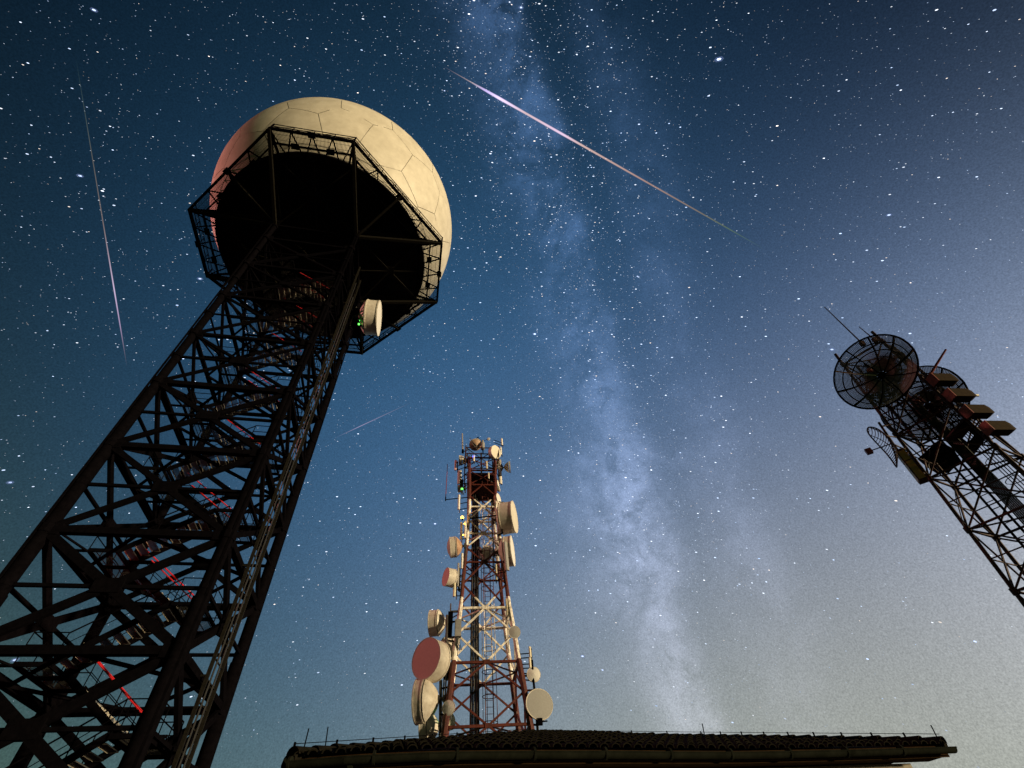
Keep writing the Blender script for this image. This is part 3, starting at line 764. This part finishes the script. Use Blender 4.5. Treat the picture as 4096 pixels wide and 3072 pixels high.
# lamps
def lamp(x,y,r,hd,m,label,name='signal_lamp'):
    c=at(x,y,hd); o=root(name,c-UZ*r,label,'signal lamp'); MB().rev([(-r,r*.4),(-r*.5,r*.9),(r*.2,r),(r*.8,r*.6),(r,.01)],c,UZ,12,True).link('lens',m,o,True)
    MB().rev([(-r*1.8,r*.5),(-r,r*.6)],c,UZ,10,True,True).link('base',STEEL,o)
lamp(1849,2070,.12,30,LAMPA,'amber lamp glowing on the left of the upper white section','signal_lamp')
lamp(1858,2095,.06,30,LAMPA,'smaller amber lamp just below the main amber one')
lamp(1853,2140,.06,30,LAMPA,'lowest amber lamp, on the left leg above the red section')
lamp(1848,1956,.09,30.3,LAMPG,'round green lamp on the left below the crown')
lamp(1895,1826,.10,30.2,LAMPB,'blue-violet light at the left of the crown')
lamp(1787,2868,.13,30.5,LAMPG,'green light behind the lower left leg, beside the orange-lit dish')
lamp(1960,1800,.06,30.6,LAMPG,'small green light behind the bright white dish at the top')

# ================================================================ right tower
h3=2.5
LG={'a':((7.35,7.41),(-.0387,.0623)),'b':((8.03,7.81),(-.042,.0415)),'c':((8.04,6.70),(0.0,0.0)),'d':((8.72,7.10),(.02,-.02))}
def T3(l,k):
    p,t_=LG[l]; return Vector(((p[0]+t_[0]*k)*h3,(p[1]+t_[1]*k)*h3,(5.88-k)*h3))
kg=5.88-GZ/h3; KT=-2.35
T3R=root('right_lattice_tower',(T3('a',kg)+T3('d',kg))/2,'dark red lattice tower at the right edge carrying open mesh dishes and box antennas','tower')
for l in 'abcd':
    MB().tube(T3(l,kg),T3(l,KT),.075,8).link('leg',REDD,T3R,True)
F3=[('a','c'),('c','d'),('d','b'),('b','a')]
k=-2
while k<7:
    for (p,q) in F3:
        w=.075
        MB().beam(T3(p,k),T3(q,k),w,w).link('horizontal_beam',REDD,T3R)
        MB().beam(T3(p,k),T3(q,k+1),w*.8,w*.8).link('diagonal_brace',REDD,T3R)
        MB().beam(T3(q,k),T3(p,k+1),w*.8,w*.8).link('diagonal_brace',REDD,T3R)
        m=MB(); cx=(T3(p,k+.5)+T3(q,k+.5))/2
        m.beam(T3(p,k+.5),cx,w*.55,w*.55); m.beam(T3(q,k+.5),cx,w*.55,w*.55); m.link('middle_strut',REDD,T3R)
    for l in 'abcd': 
        MB().tube(T3(l,k)-UZ*.12,T3(l,k)+UZ*.12,.12,8).link('splice_collar',REDD,T3R)
    MB().beam(T3('a',k),T3('d',k),.05,.05).link('plan_brace',REDD,T3R)
    k+=1
def M3(f,g,k): # bilinear inside
    return (T3('a',k)*(1-f)+T3('c',k)*f)*(1-g)+(T3('b',k)*(1-f)+T3('d',k)*f)*g
for j,(f,g_) in enumerate(((.30,.45),(.42,.45))):
    MB().tube(M3(f,g_,kg),M3(f,g_,-2),.05,6).link('ladder_rail',STEEL,T3R)
m=MB(); k=-1.9
while k<7: m.tube(M3(.3,.45,k),M3(.42,.45,k),.02,4); k+=.13
o=m.link('ladder_rungs',STEEL,T3R); o['kind']='stuff'
for j in range(8):
    MB().tube(M3(.46+.022*j,.55,kg),M3(.46+.022*j,.55,-1.8+.25*j),.032,5).link('cable',CABLE,T3R)
for j in range(5):
    MB().tube(M3(.68+.05*j,.8-.06*j,kg),M3(.68+.05*j,.8-.06*j,-.4),.022,5).link('cage_bar',STEEL,T3R)
k=-.3
while k<6.5:
    m=MB(); c=M3(.78,.68,k); q=[c+Vector((.42*math.cos(2*PI*i/12),.42*math.sin(2*PI*i/12),0)) for i in range(12)]
    for i in range(12): m.tube(q[i],q[(i+1)%12],.018,4,cap=False)
    m.link('cage_hoop',STEEL,T3R); k+=.42
def grid_dish(label,c,az,el,dia,depth,nr,ns,arm,wire=.015,group='open mesh dishes on the right tower',mesh=True,rib=.03,mm=STEEL,name='mesh_dish'):
    d=azv(az,el).normalized(); x,y,_=frame(d); R=dia/2; c=Vector(c); ap=c-d*depth
    def pt(r,a): return ap+d*depth*(r/R)**2+(x*math.cos(a)+y*math.sin(a))*r
    o=root(name,ap,label,'mesh dish',group)
    m=MB(); n=48
    for i in range(n): m.tube(pt(R,2*PI*i/n),pt(R,2*PI*(i+1)/n),rib*.9,5,cap=False)
    m.link('rim',mm,o)
    for k_ in range(1,nr):
        m=MB(); r_=R*k_/nr
        for i in range(n): m.tube(pt(r_,2*PI*i/n)-d*.01,pt(r_,2*PI*(i+1)/n)-d*.01,rib*.55,4,cap=False)
        m.link('ring',mm,o)
    for j in range(ns):
        a=2*PI*j/ns+.2; m=MB()
        for i in range(8): m.beam(pt(R*(.06+.94*i/8),a)-d*.03,pt(R*(.06+.94*(i+1)/8),a)-d*.03,rib*.8,rib*2.4,d)
        m.link('rib',NOSE if j in (1,) else mm,o)
    if mesh:
        m=MB()
        for k_ in range(2,40):
            r_=R*k_/40
            for i in range(36): m.tube(pt(r_,2*PI*i/36),pt(r_,2*PI*(i+1)/36),wire,3,cap=False)
        for j in range(170):
            a=2*PI*j/170
            for i in range(6): m.tube(pt(R*(.12+.88*i/6),a),pt(R*(.12+.88*(i+1)/6),a),wire,3,cap=False)
        q=m.link('wire_mesh',GALV,o); q['kind']='stuff'
    MB().rev([(-.15,R*.10),(.06,R*.10)],ap,d,12,True,True).link('hub',mm,o)
    m=MB()
    for j in range(3):
        a=2*PI*j/3+.5; m.tube(pt(R*.6,a),c+d*depth*.35,.018,5)
    m.link('feed_struts',mm,o); MB().rev([(-.18,.07),(.1,.1)],c+d*depth*.35,d,10,True,True).link('feed',REDP,o)
    m=MB(); m.tube(ap-d*.1,Vector(arm),.06,6); m.tube(ap-d*.1+UZ*.3,Vector(arm)+UZ*.5,.045,6); m.tube(ap-d*.1-UZ*.3,Vector(arm)-UZ*.5,.045,6); m.link('mount_arm',mm,o)
    return o
c=at(3492,1486,24.3); grid_dish('largest round mesh dish at the head of the right tower, nearest the camera',c,240,-3,3.8,.75,6,10,M3(.3,.2,-1.4),rib=.05)
c=at(3684,1611,27.4); grid_dish('second big mesh dish, behind the right tower just below the largest one',c,240,-3,3.85,.7,6,10,M3(.6,.9,-.3),rib=.045)
# small grid dish on the left with vertical wires
c=at(3526,1788,25.0); d=azv(296,0); x,y,_=frame(d); R=metres(186,3526,1788,25)/2
o=root('grid_dish',c-d*.3,'small wire grid dish with red feed box on the left of the right tower','mesh dish')
def ptg(sx,sy): 
    r2=(sx*sx+sy*sy)/(R*R); return c-d*.45*(1-r2)+x*sx+y*sy
m=MB()
for i in range(32): m.tube(ptg(R*.72*math.cos(2*PI*i/32),R*math.sin(2*PI*i/32)),ptg(R*.72*math.cos(2*PI*(i+1)/32),R*math.sin(2*PI*(i+1)/32)),.035,5,cap=False)
m.link('rim',REDD,o)
for j in range(19):
    sy=R*(-.95+1.90*j/18); w_=R*.72*math.sqrt(max(0,1-(sy/R)**2)); m=MB()
    for i in range(6): m.tube(ptg(w_*(-1+i/3),sy),ptg(w_*(-1+(i+1)/3),sy),.018,4,cap=False)
    m.link('grid_wire',REDD,o)
for sx in (-.3,.3):
    m=MB()
    for i in range(8):
        s0=-1+i/4; s1=-1+(i+1)/4; w_=R*.93; m.tube(ptg(R*sx,w_*s0),ptg(R*sx,w_*s1),.02,4,cap=False)
    m.link('rib',REDD,o)
MB().tube(c-d*.45,c+d*.5,.025,6).link('feed_arm',REDD,o); MB().box(c+d*.55,d*.26,x*.18,y*.26).link('feed_box',REDP,o)
m=MB(); m.tube(c-d*.45,T3('a',.4),.04,6); m.tube(c-d*.45+UZ*.5,T3('a',0)-UZ*.2,.03,6); m.link('mount_arm',REDD,o)
# mounting pole with the yellow striped sector panel
p0,p1=at(3668,1920,25.4),at(3515,1690,25.4)
o=root('side_pole',p0,'dark red side pole running up the left of the right tower, holding the grid dish','mast')
MB().tube(at(3600,1815,25.4),p1,.055,6).link('pole',REDD,o)
for (x_,y_) in ((3530,1705),(3590,1800)): MB().tube(at(x_,y_,25.4),at(x_+38,y_-8,26.2),.04,6).link('arm',REDD,o)
pa,pb=at(3695,1925,25.3),at(3598,1805,25.3); dd=(pb-pa).normalized(); s=azv(300); f_=s.cross(dd).normalized()
o=root('sector_antenna',pa,'long dark sector antenna with yellow side at the left of the right tower','panel antenna')
MB().box((pa+pb)/2,s*.32,f_*.42,dd*(pb-pa).length).link('body',REDD,o)
for i,f in enumerate((.18,.45,.78)): MB().box(pa.lerp(pb,f)+f_*-.22,s*.26,f_*.02,dd*.5).link('yellow_side_panel',YELL,o)
for i,f in enumerate((.18,.45,.78)): MB().box(pa.lerp(pb,f)+s*.17,s*.02,f_*.34,dd*.5).link('yellow_side_panel',YELL,o)
m=MB(); m.tube(pa.lerp(pb,.3),T3('a',.9),.05,6); m.tube(pa.lerp(pb,.8),T3('a',.4),.05,6); m.link('bracket',REDD,o)
# box antennas along the right leg
names=('topmost','second','third','lowest')
for i,(x_,y_) in enumerate(((3775,1520),(3843,1581),(3912,1647),(3995,1713))):
    hd=26.2; c=at(x_,y_,hd); X=azv(82); Y=azv(-8)
    L_=1.15; 
    o=root('box_antenna',c-UZ*.5,names[i]+' of four brown box antennas with red ends along the right tower','box antenna','brown box antennas on the right tower')
    k=MB(); vs=[]; pr=[(-.5,-.30),(.5,-.30),(.5,.30),(-.5,.30)]
    L2=L_; prof=[(0,1.0,1.0),(L2*.82,1.0,1.0),(L2,.62,.72)]
    for (h,sa,sb) in prof:
        for a_,b_ in pr: vs.append(c+X*(h-L2/2)+Y*b_*.66*sb+UZ*a_*.52*sa)
    fs=[(j*4+i_,j*4+(i_+1)%4,(j+1)*4+(i_+1)%4,(j+1)*4+i_) for j in range(2) for i_ in range(4)]+[(11,10,9,8)]
    k.add(vs,fs); k.link('casing',BROWN,o)
    MB().box(c-X*(L2/2+.015),X*.04,Y*.42,UZ*.54).link('end_plate',REDP,o)
    m=MB(); ly=T3('c',5.88-c.z/h3); m.beam(c-X*L2/2,ly,.09,.09); m.beam(c-X*L2/2+UZ*.4,ly+UZ*.5,.05,.05); m.link('bracket',REDD,o)
    if i==1: MB().tube(c+X*L2/2,c+X*(L2/2+.3),.06,8).link('connector',CREAM,o)
# black deck and mesh floor inside
kd=.15
o=root('service_deck',M3(.4,.5,kd),'black solid service deck inside the right tower below the mesh dishes','deck')
zd=at(3765,1830,25.8)
def hp(x_,y_,z_): d=ray(x_,y_); return d*(z_/d.z)
zdk=13.6
qs=[hp(3675,1842,zdk),hp(3758,1768,zdk),hp(3815,1797,zdk),hp(3845,1842,zdk),hp(3795,1893,zdk),hp(3745,1893,zdk),hp(3712,1872,zdk)]
n_=len(qs); m=MB(); m.add(qs+[q+UZ*.1 for q in qs],[tuple(range(n_))[::-1],tuple(range(n_,2*n_))]+[(i,(i+1)%n_,n_+(i+1)%n_,n_+i) for i in range(n_)]); m.link('deck_plate',BLACK,o)
o=root('mesh_floor',hp(3850,1760,zdk),'grey open grating floor beside the black deck in the right tower','deck')
m=MB(); g0,g1,g2,g3=hp(3780,1760,zdk+.2),hp(3860,1670,zdk+.2),hp(3945,1745,zdk+.2),hp(3880,1835,zdk+.2)
for i in range(40):
    f=i/39
    if .40<f<.62: m.beam(g0.lerp(g3,f),g0.lerp(g3,f).lerp(g1.lerp(g2,f),.42),.022,.025); m.beam(g0.lerp(g3,f).lerp(g1.lerp(g2,f),.74),g1.lerp(g2,f),.022,.025)
    else: m.beam(g0.lerp(g3,f),g1.lerp(g2,f),.022,.025)
q=m.link('grating_bars',STEEL2,o); q['kind']='stuff'
m=MB()
for a_,b_ in ((g0,g1),(g1,g2),(g2,g3),(g3,g0)): m.beam(a_,b_,.06,.07)
m.link('frame',REDD,o)
def whip(x0,y0,x1,y1,h0,r,label,m=REDD):
    p,q=at(x0,y0,h0),at(x1,y1,h0); o=root('whip_antenna',q,label,'antenna'); MB().tube(q,p,r,6,r2=r*.6).link('rod',m,o)
    MB().box(q,Vector((.18,0,0)),Vector((0,.18,0)),UZ*.3).link('clamp',REDD,o)
whip(3298,1228,3450,1375,25.5,.04,'longest whip antenna rising from the head of the right tower')
whip(3436,1307,3500,1360,25.5,.035,'shorter whip antenna beside the longest one on the right tower')
whip(3784,1397,3712,1512,26.4,.07,'thick dull red rod antenna leaning right behind the big mesh dishes',REDP)
# curled feeder cables
for (pts_) in (((3855,2105),(3838,2030),(3800,1950),(3830,1905)),((3700,1800),(3740,1775),(3700,1850),(3720,1880)),((3820,1905),(3850,1925),(3900,1918),(3940,1925))):
    P_=[at(x_,y_,26.0) for x_,y_ in pts_]
    m=MB(); prev=P_[0]
    for i in range(1,13):
        t_=i/12; q=P_[0]*(1-t_)**3+P_[1]*3*t_*(1-t_)**2+P_[2]*3*t_*t_*(1-t_)+P_[3]*t_**3; m.tube(prev,q,.02,5,cap=False); prev=q
    m.link('loose_cable',CABLE,T3R)

# ================================================================ building
EZ=1.90
ev_pts=[(-3.98,9.14),(-3.05,9.16),(-1.71,9.42),(-.34,9.88),(.94,10.36),(2.3,10.93),(3.61,11.45),(6.03,12.19),(8.28,12.77)]
cum=[0]
for p,q in zip(ev_pts,ev_pts[1:]): cum.append(cum[-1]+math.hypot(q[0]-p[0],q[1]-p[1]))
LE=cum[-1]
def eave(s):
    s=max(0,min(LE,s))
    for i in range(len(cum)-1):
        if s<=cum[i+1]+1e-9:
            f=(s-cum[i])/(cum[i+1]-cum[i]); p,q=ev_pts[i],ev_pts[i+1]; return Vector((p[0]+(q[0]-p[0])*f,p[1]+(q[1]-p[1])*f,EZ))
PR1=Vector((-.72,15.2,3.24)); PR2=Vector((4.60,17.33,3.26))
C0=eave(0)+UZ*.05; C1=eave(LE)+UZ*.05
def topline(f):
    "hip, ridge, hip"
    a,b=.40,.66
    if f<a: return C0.lerp(PR1,f/a)
    if f<b: return PR1.lerp(PR2,(f-a)/(b-a))
    return PR2.lerp(C1,(f-b)/(1-b))
bld=root('tiled_roof_building',Vector((2,13,GZ)),'low dark building with a tiled hip roof along the bottom of the picture','building')
# walls (footprint inside the eaves)
perp=Vector((-.277,.96,0))
fw=[eave(LE*i/12)+perp*.55 for i in range(13)]; fw[0]+=Vector((.5,0,0)); fw[-1]-=Vector((.5,.1,0))
bk=[fw[-1]+perp*8.6,fw[0]+perp*8.6]
ring=[Vector((p.x,p.y,GZ)) for p in fw+bk]; n_=len(ring)
m=MB(); m.add(ring+[Vector((p.x,p.y,EZ-.12)) for p in ring],[(i,(i+1)%n_,n_+(i+1)%n_,n_+i) for i in range(n_)]); m.link('wall',WALL,bld)
# soffit + fascia
m=MB()
for i in range(24):
    a_,b_=eave(LE*i/24),eave(LE*(i+1)/24)
    m.add([a_-UZ*.1,b_-UZ*.1,b_+perp*.6-UZ*.1,a_+perp*.6-UZ*.1],[(0,1,2,3)])
m.link('soffit',WOOD,bld)
m=MB()
for i in range(24):
    a_,b_=eave(LE*i/24)+perp*.06,eave(LE*(i+1)/24)+perp*.06
    m.add([a_-UZ*.13,b_-UZ*.13,b_+UZ*.06,a_+UZ*.06],[(0,1,2,3)])
m.link('fascia',WOOD,bld)
# front slope underlay
m=MB(); NS=40; vs=[]
for i in range(NS+1):
    f=i/NS; e_=eave(LE*f)+UZ*.03; t_=topline(f); 
    for j in range(7): vs.append(e_.lerp(t_,j/6)-UZ*.02)
fs=[(i*7+j,(i+1)*7+j,(i+1)*7+j+1,i*7+j+1) for i in range(NS) for j in range(6)]
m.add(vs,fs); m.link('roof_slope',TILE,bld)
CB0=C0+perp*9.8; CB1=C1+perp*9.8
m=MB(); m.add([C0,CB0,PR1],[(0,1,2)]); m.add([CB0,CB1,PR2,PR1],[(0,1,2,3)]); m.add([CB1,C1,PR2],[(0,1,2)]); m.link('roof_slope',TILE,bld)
# barrel tiles: eave course one by one, the courses above joined
def barrel(mb,p,q,r,up=UZ,n=5,r2=None):
    x,y,d=frame(q-p,up); r2=r2 or r*.85; vs=[]
    for c_,rr in ((p,r),(q,r2)):
        for i in range(n+1):
            a=PI*i/n; vs.append(c_+x*math.cos(a)*rr+y*math.sin(a)*rr*.8)
        for i in range(n+1):
            a=PI*i/n; vs.append(c_+x*math.cos(a)*(rr-.018)+y*math.sin(a)*(rr*.8-.018))
    k_=2*(n+1); fs=[]
    for i in range(n):
        fs.append((i,i+1,k_+i+1,k_+i)); fs.append((n+1+i,k_+n+1+i,k_+n+2+i,n+2+i)); fs.append((i,n+1+i,n+2+i,i+1))
    mb.add(vs,fs)
NCOL=58; stuff=MB()
for c_ in range(NCOL):
    f=(c_+.5)/NCOL; e_=eave(LE*f)-perp*.05+UZ*.05
    # run up the slope perpendicular to the eave until the hip or ridge
    ff=f*LE; run=min(ff*.98,(LE-ff)*.98,5.6); run=max(run,.25)
    slope=.275 if True else 0
    n=max(1,int(run/.36))
    for j in range(n):
        p=e_+(perp+UZ*slope)*(.36*j)+UZ*(.012*(j%2)+random.uniform(0,.01)); q=e_+(perp+UZ*slope)*(.36*(j+1)+.06)+UZ*.0
        p=p+Vector((random.uniform(-.008,.008),0,.02))
        if j==0:
            m=MB(); barrel(m,p,q,.088); m.link('roof_tile',TILE,bld)
        else: barrel(stuff,p,q,.088)
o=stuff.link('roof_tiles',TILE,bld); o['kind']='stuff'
# hip and ridge caps, one by one
def caps(a_,b_,flip=False):
    L_=(b_-a_).length; n=int(L_/.40); 
    for i in range(n):
        p=a_.lerp(b_,i/n)+UZ*(.04+random.uniform(0,.012)); q=a_.lerp(b_,(i+1.12)/n)+UZ*.035
        if flip: p,q=a_.lerp(b_,(i+1)/n)+UZ*(.04+random.uniform(0,.012)),a_.lerp(b_,(i-.12)/n)+UZ*.035
        m=MB(); barrel(m,p,q,.15,n=7,r2=.115); m.link('ridge_tile',TILE,bld)
caps(C0,PR1); caps(PR2,PR1); caps(C1,PR2)
for a_,b_ in ((C0,PR1),(PR2,PR1),(C1,PR2)): MB().beam(a_-UZ*.02,b_-UZ*.02,.16,.14).link('hip_board',TILE,bld)
# gutter in lengths
for i in range(10):
    m=MB(); a0,a1=LE*i/10,LE*(i+1)/10-.01
    for j in range(3):
        p=eave(a0+(a1-a0)*j/3)-perp*.13-UZ*.06; q=eave(a0+(a1-a0)*(j+1)/3)-perp*.13-UZ*.06
        x_,y_,d_=frame(q-p); n=7
        for rr in (.085,):
            vs=[]
            for c_ in (p,q):
                for k_ in range(n+1): a=PI+PI*k_/n; vs.append(c_+x_*math.cos(a)*rr+y_*math.sin(a)*rr+UZ*.04)
            m.add(vs,[(k_,k_+1,n+1+k_+1,n+1+k_) for k_ in range(n)])
        m.tube(p+UZ*.042-perp*.085,q+UZ*.042-perp*.085,.012,5)
    m.link('gutter_length',GUTT,bld,True)
    p=eave(a0+.01)-perp*.13-UZ*.03; d_=(eave(a0+.1)-eave(a0)).normalized() if i<9 else d_
    MB().rev([(-.02,.094),(.02,.094)],p,d_ if d_.length else EU,14,True,True).link('gutter_joint',GUTT,bld)
# downpipe near the left end and a rounded end piece on the verge
MB().tube(eave(.95)-perp*.1-UZ*.12,eave(.95)+perp*.35-UZ*.45,.045,8).link('downpipe',GUTT,bld)
MB().tube(eave(.95)+perp*.35-UZ*.45,Vector((eave(.95).x,(eave(.95)+perp*.4).y,GZ)),.045,8).link('downpipe',GUTT,bld)
# left rounded verge end: quarter round cap
vc=eave(0)+Vector((.02,.30,-.02)); m=MB(); m.rev([(-.25,.24),(.25,.24)],vc,perp,16,True,True); m.link('verge_end_cap',GUTT,bld,True)
# lightning conductor
lc=root('lightning_conductor',PR1+UZ*.2,'thin wire on small stand-offs running along the ridge, with upright rods','lightning conductor')
path=[]
for a_,b_,n in ((C0,PR1,8),(PR1,PR2,5),(PR2,C1,9)):
    for i in range(n):
        path.append(a_.lerp(b_,i/n))
path.append(C1)
for i,(p,q) in enumerate(zip(path,path[1:])):
    m=MB(); m.tube(p+UZ*.20,q+UZ*.20,.006,4,cap=False).link('wire',STEEL,lc)
    MB().box(p+UZ*.16,Vector((.03,0,0)),Vector((0,.03,0)),UZ*.12).link('wire_holder',STEEL,lc)
for (x0,y0,x1,y1,hd) in ((1235,2914,1216,2992,10.3),(1312,2907,1301,2985,11.2),(2809,2894,2819,2945,17.8),(3723,2900,3758,2968,13.6)):
    MB().tube(at(x1,y1,hd),at(x0,y0,hd),.011 if hd<16 else .016,5).link('air_rod',STEEL,lc)

# obstruction lamp on its own pole left of the towers (out of frame, gives the red light)
o=root('obstruction_lamp',Vector((RED_POS.x,RED_POS.y,GZ)),'red obstruction lamp on a tall pole left of the globe tower','lamp')
MB().tube(Vector((RED_POS.x,RED_POS.y,GZ)),RED_POS-UZ*.45,.12,8).link('pole',STEEL,o)
MB().rev([(-.45,.2),(-.3,.2)],RED_POS,UZ,12,True,True).link('base',STEEL,o)
ro=bpy.data.objects.new('red_lamp',rd); COL.objects.link(ro); ro.location=RED_POS; 
# small red lamp on the stairs, seen as a red dot
zz=9.0
_d=ray(497,2405); _u=Vector((0,0,0))
_t=(AX.dot(EV)-.9)/_d.dot(EV); lp=_d*_t
o=root('stair_lamp',lp-UZ*.12,'small red lamp on the stairs low inside the globe tower','lamp')
MB().rev([(-.05,.05),(0,.07),(.05,.05),(.07,.01)],lp,UZ,10,True).link('lens',LAMPR,o); MB().rev([(-.12,.06),(-.05,.06)],lp,UZ,10,True,True).link('base',STEEL,o)
l2=bpy.data.lights.new('stair_lamp_light','POINT'); l2.energy=45; l2.color=(1,.06,.06); l2.shadow_soft_size=.1
o2=bpy.data.objects.new('stair_lamp_light',l2); COL.objects.link(o2); o2.location=lp+UZ*.25
# ================================================================ stars and meteors
def emis(name,attr='col',strength=1):
    m=bpy.data.materials.new(name); m.use_nodes=True; t_=m.node_tree; t_.nodes.clear()
    a=t_.nodes.new('ShaderNodeAttribute'); a.attribute_name=attr; e=t_.nodes.new('ShaderNodeEmission'); e.inputs[1].default_value=strength
    tr=t_.nodes.new('ShaderNodeBsdfTransparent'); mx=t_.nodes.new('ShaderNodeMixShader'); out=t_.nodes.new('ShaderNodeOutputMaterial')
    t_.links.new(a.outputs['Color'],e.inputs[0]); t_.links.new(a.outputs['Alpha'],mx.inputs[0]); t_.links.new(tr.outputs[0],mx.inputs[1]); t_.links.new(e.outputs[0],mx.inputs[2]); t_.links.new(mx.outputs[0],out.inputs[0])
    m.cycles.emission_sampling='NONE'; return m
SRM=emis('star_light'); RD=2000
pole_ax=Vector((-.13,.75,-.64)).normalized(); mwn=Vector(MWN).normalized()
vs=[];fs=[];cols=[]
def star(d,size,lum,tint,stretch=1.0,al=1):
    d=d.normalized(); t_=pole_ax.cross(d)
    if t_.length<.05: t_=Vector((1,0,0))
    t_.normalize(); s_=d.cross(t_).normalized()
    n=len(vs); L_=size*(1.25+.55*stretch); w=size*.62
    c=d*RD
    for a,b in ((-1,0),(-.55,-1),(.55,-1),(1,0),(.55,1),(-.55,1)): vs.append(c+t_*a*L_*RD*.5+s_*b*w*RD*.5)
    fs.append((n,n+1,n+2,n+3,n+4,n+5))
    cols.extend([(tint[0]*lum,tint[1]*lum,tint[2]*lum,al)]*6)
rs=random.Random(11)
cnt=0
while cnt<42000:
    d=Vector((rs.gauss(0,1),rs.gauss(0,1),abs(rs.gauss(0,1))))
    if d.length<1e-3: continue
    d.normalize()
    if d.z<.02: continue
    t_=d.dot(mwn)
    dens=.30+.70*math.exp(-(t_/.15)**2)
    dens*=.45+.55*min(1,d.z*1.3)
    if rs.random()>dens: continue
    u=rs.random(); mag=u**9   # few bright
    size=.00066+.00090*mag+.0008*u**60; lum=.25+1.3*rs.random()**2+1.2*mag
    blue=rs.random(); tint=(.50+.42*(1-blue),.68+.28*(1-blue),1.0) if blue>.08 else (1,.88,.78)
    lum*=.35+.65*min(1,max(0,(d.z-.08)/.35)); star(d,size,lum,tint); cnt+=1
for (x_,y_,sz,lu) in ((2876,237,.0075,3),(2139,1336,.0055,2.5),(3556,860,.0045,2),(2556,497,.004,2),(376,40,.0045,2),(320,703,.0045,2),(2084,30,.0045,2),(1778,363,.003,1.6),(3978,40,.004,1.6),
 (1250,1000,.004,1.5),(1740,2095,.0045,2),(2330,2625,.0045,2),(3900,2566,.004,1.8),(3470,2636,.0038,1.8),(40,1930,.0045,2),(60,2640,.005,2),(3640,1334,.004,1.8),(3328,1398,.005,2.2),(2550,1105,.0035,1.6),(2930,2890,.0035,1.5),(2860,2230,.004,1.8),(2410,2680,.0038,1.6),(800,1115,.005,1.8),(950,1500,.004,1.8)):
    star(ray(x_,y_),sz*.66,lu,(.55,.68,1.0),.4)
    if sz>.0043: star(ray(x_,y_)*.999,sz*1.5,.55,(.35,.5,1.0),.2,.30)
me=bpy.data.meshes.new('stars'); me.from_pydata([tuple(v) for v in vs],[],fs); ca=me.color_attributes.new('col','FLOAT_COLOR','POINT')
ca.data.foreach_set('color',[c for q in cols for c in q]); me.materials.append(SRM)
so_=bpy.data.objects.new('stars',me); COL.objects.link(so_); so_['kind']='stuff'
def meteor(x0,y0,x1,y1,prof,label):
    "prof: list of (f, half width in radians, rgb, alpha)"
    a_,b_=ray(x0,y0).normalized(),ray(x1,y1).normalized(); s_=a_.cross(b_).normalized()
    vs=[];fs=[];cl_=[]
    n=60; K=6
    def ev(f):
        for p,q in zip(prof,prof[1:]):
            if f<=q[0]:
                t_=(f-p[0])/(q[0]-p[0]+1e-9); return p[1]*(1-t_)+q[1]*t_,[p[2][i]*(1-t_)+q[2][i]*t_ for i in range(3)],p[3]*(1-t_)+q[3]*t_
        return prof[-1][1:]
    for i in range(n+1):
        f=i/n; c=a_.lerp(b_,f).normalized(); w,rgb,al=ev(f); o2=c.cross(s_).normalized()
        for k_,(side,am) in enumerate(((-1,0),(-.45,1),(.45,1),(1,0))):
            dpt=.6*(1-abs(side)); vs.append((c+s_*side*w)*1800-c*dpt); cl_.append((*rgb,al*am))
    for i in range(n):
        for k_ in range(3): p=i*4+k_; fs.append((p,p+1,p+5,p+4))
    me=bpy.data.meshes.new('meteor'); me.from_pydata([tuple(v) for v in vs],[],fs); ca=me.color_attributes.new('col','FLOAT_COLOR','POINT')
    ca.data.foreach_set('color',[c for q in cl_ for c in q]); me.materials.append(SRM)
    o=bpy.data.objects.new('meteor',me); COL.objects.link(o); tag(o,label,'meteor')
meteor(1774,266,3060,998,[(0,.0006,(.6,.4,.4),0),(.08,.0010,(.8,.6,.55),.45),(.13,.0024,(.75,.62,1.2),.9),(.17,.0030,(1.1,.9,1.4),1),(.25,.0022,(.85,.6,.6),.85),(.36,.0026,(.95,.7,.95),.95),(.42,.0022,(.8,.55,.5),.85),(.62,.0017,(.55,.33,.25),.7),(.78,.0014,(.35,.25,.15),.55),(.88,.0012,(.16,.24,.08),.5),(1,.0008,(.1,.2,.1),0)],'bright long white and pink meteor crossing the middle of the sky')
meteor(304,235,508,1468,[(0,.0005,(.2,.4,.3),0),(.3,.0007,(.35,.30,.22),.3),(.5,.0008,(.5,.36,.3),.4),(.72,.0011,(.9,.7,1.0),.7),(.85,.0009,(.7,.5,.8),.5),(1,.0005,(.4,.3,.3),0)],'faint steep meteor at the left of the picture')
meteor(1340,1752,1655,1605,[(0,.0005,(.5,.4,.6),0),(.3,.0008,(.7,.55,.85),.5),(.65,.0007,(.55,.42,.55),.3),(1,.0004,(.4,.3,.3),0)],'short thin meteor between the globe tower and the middle mast')
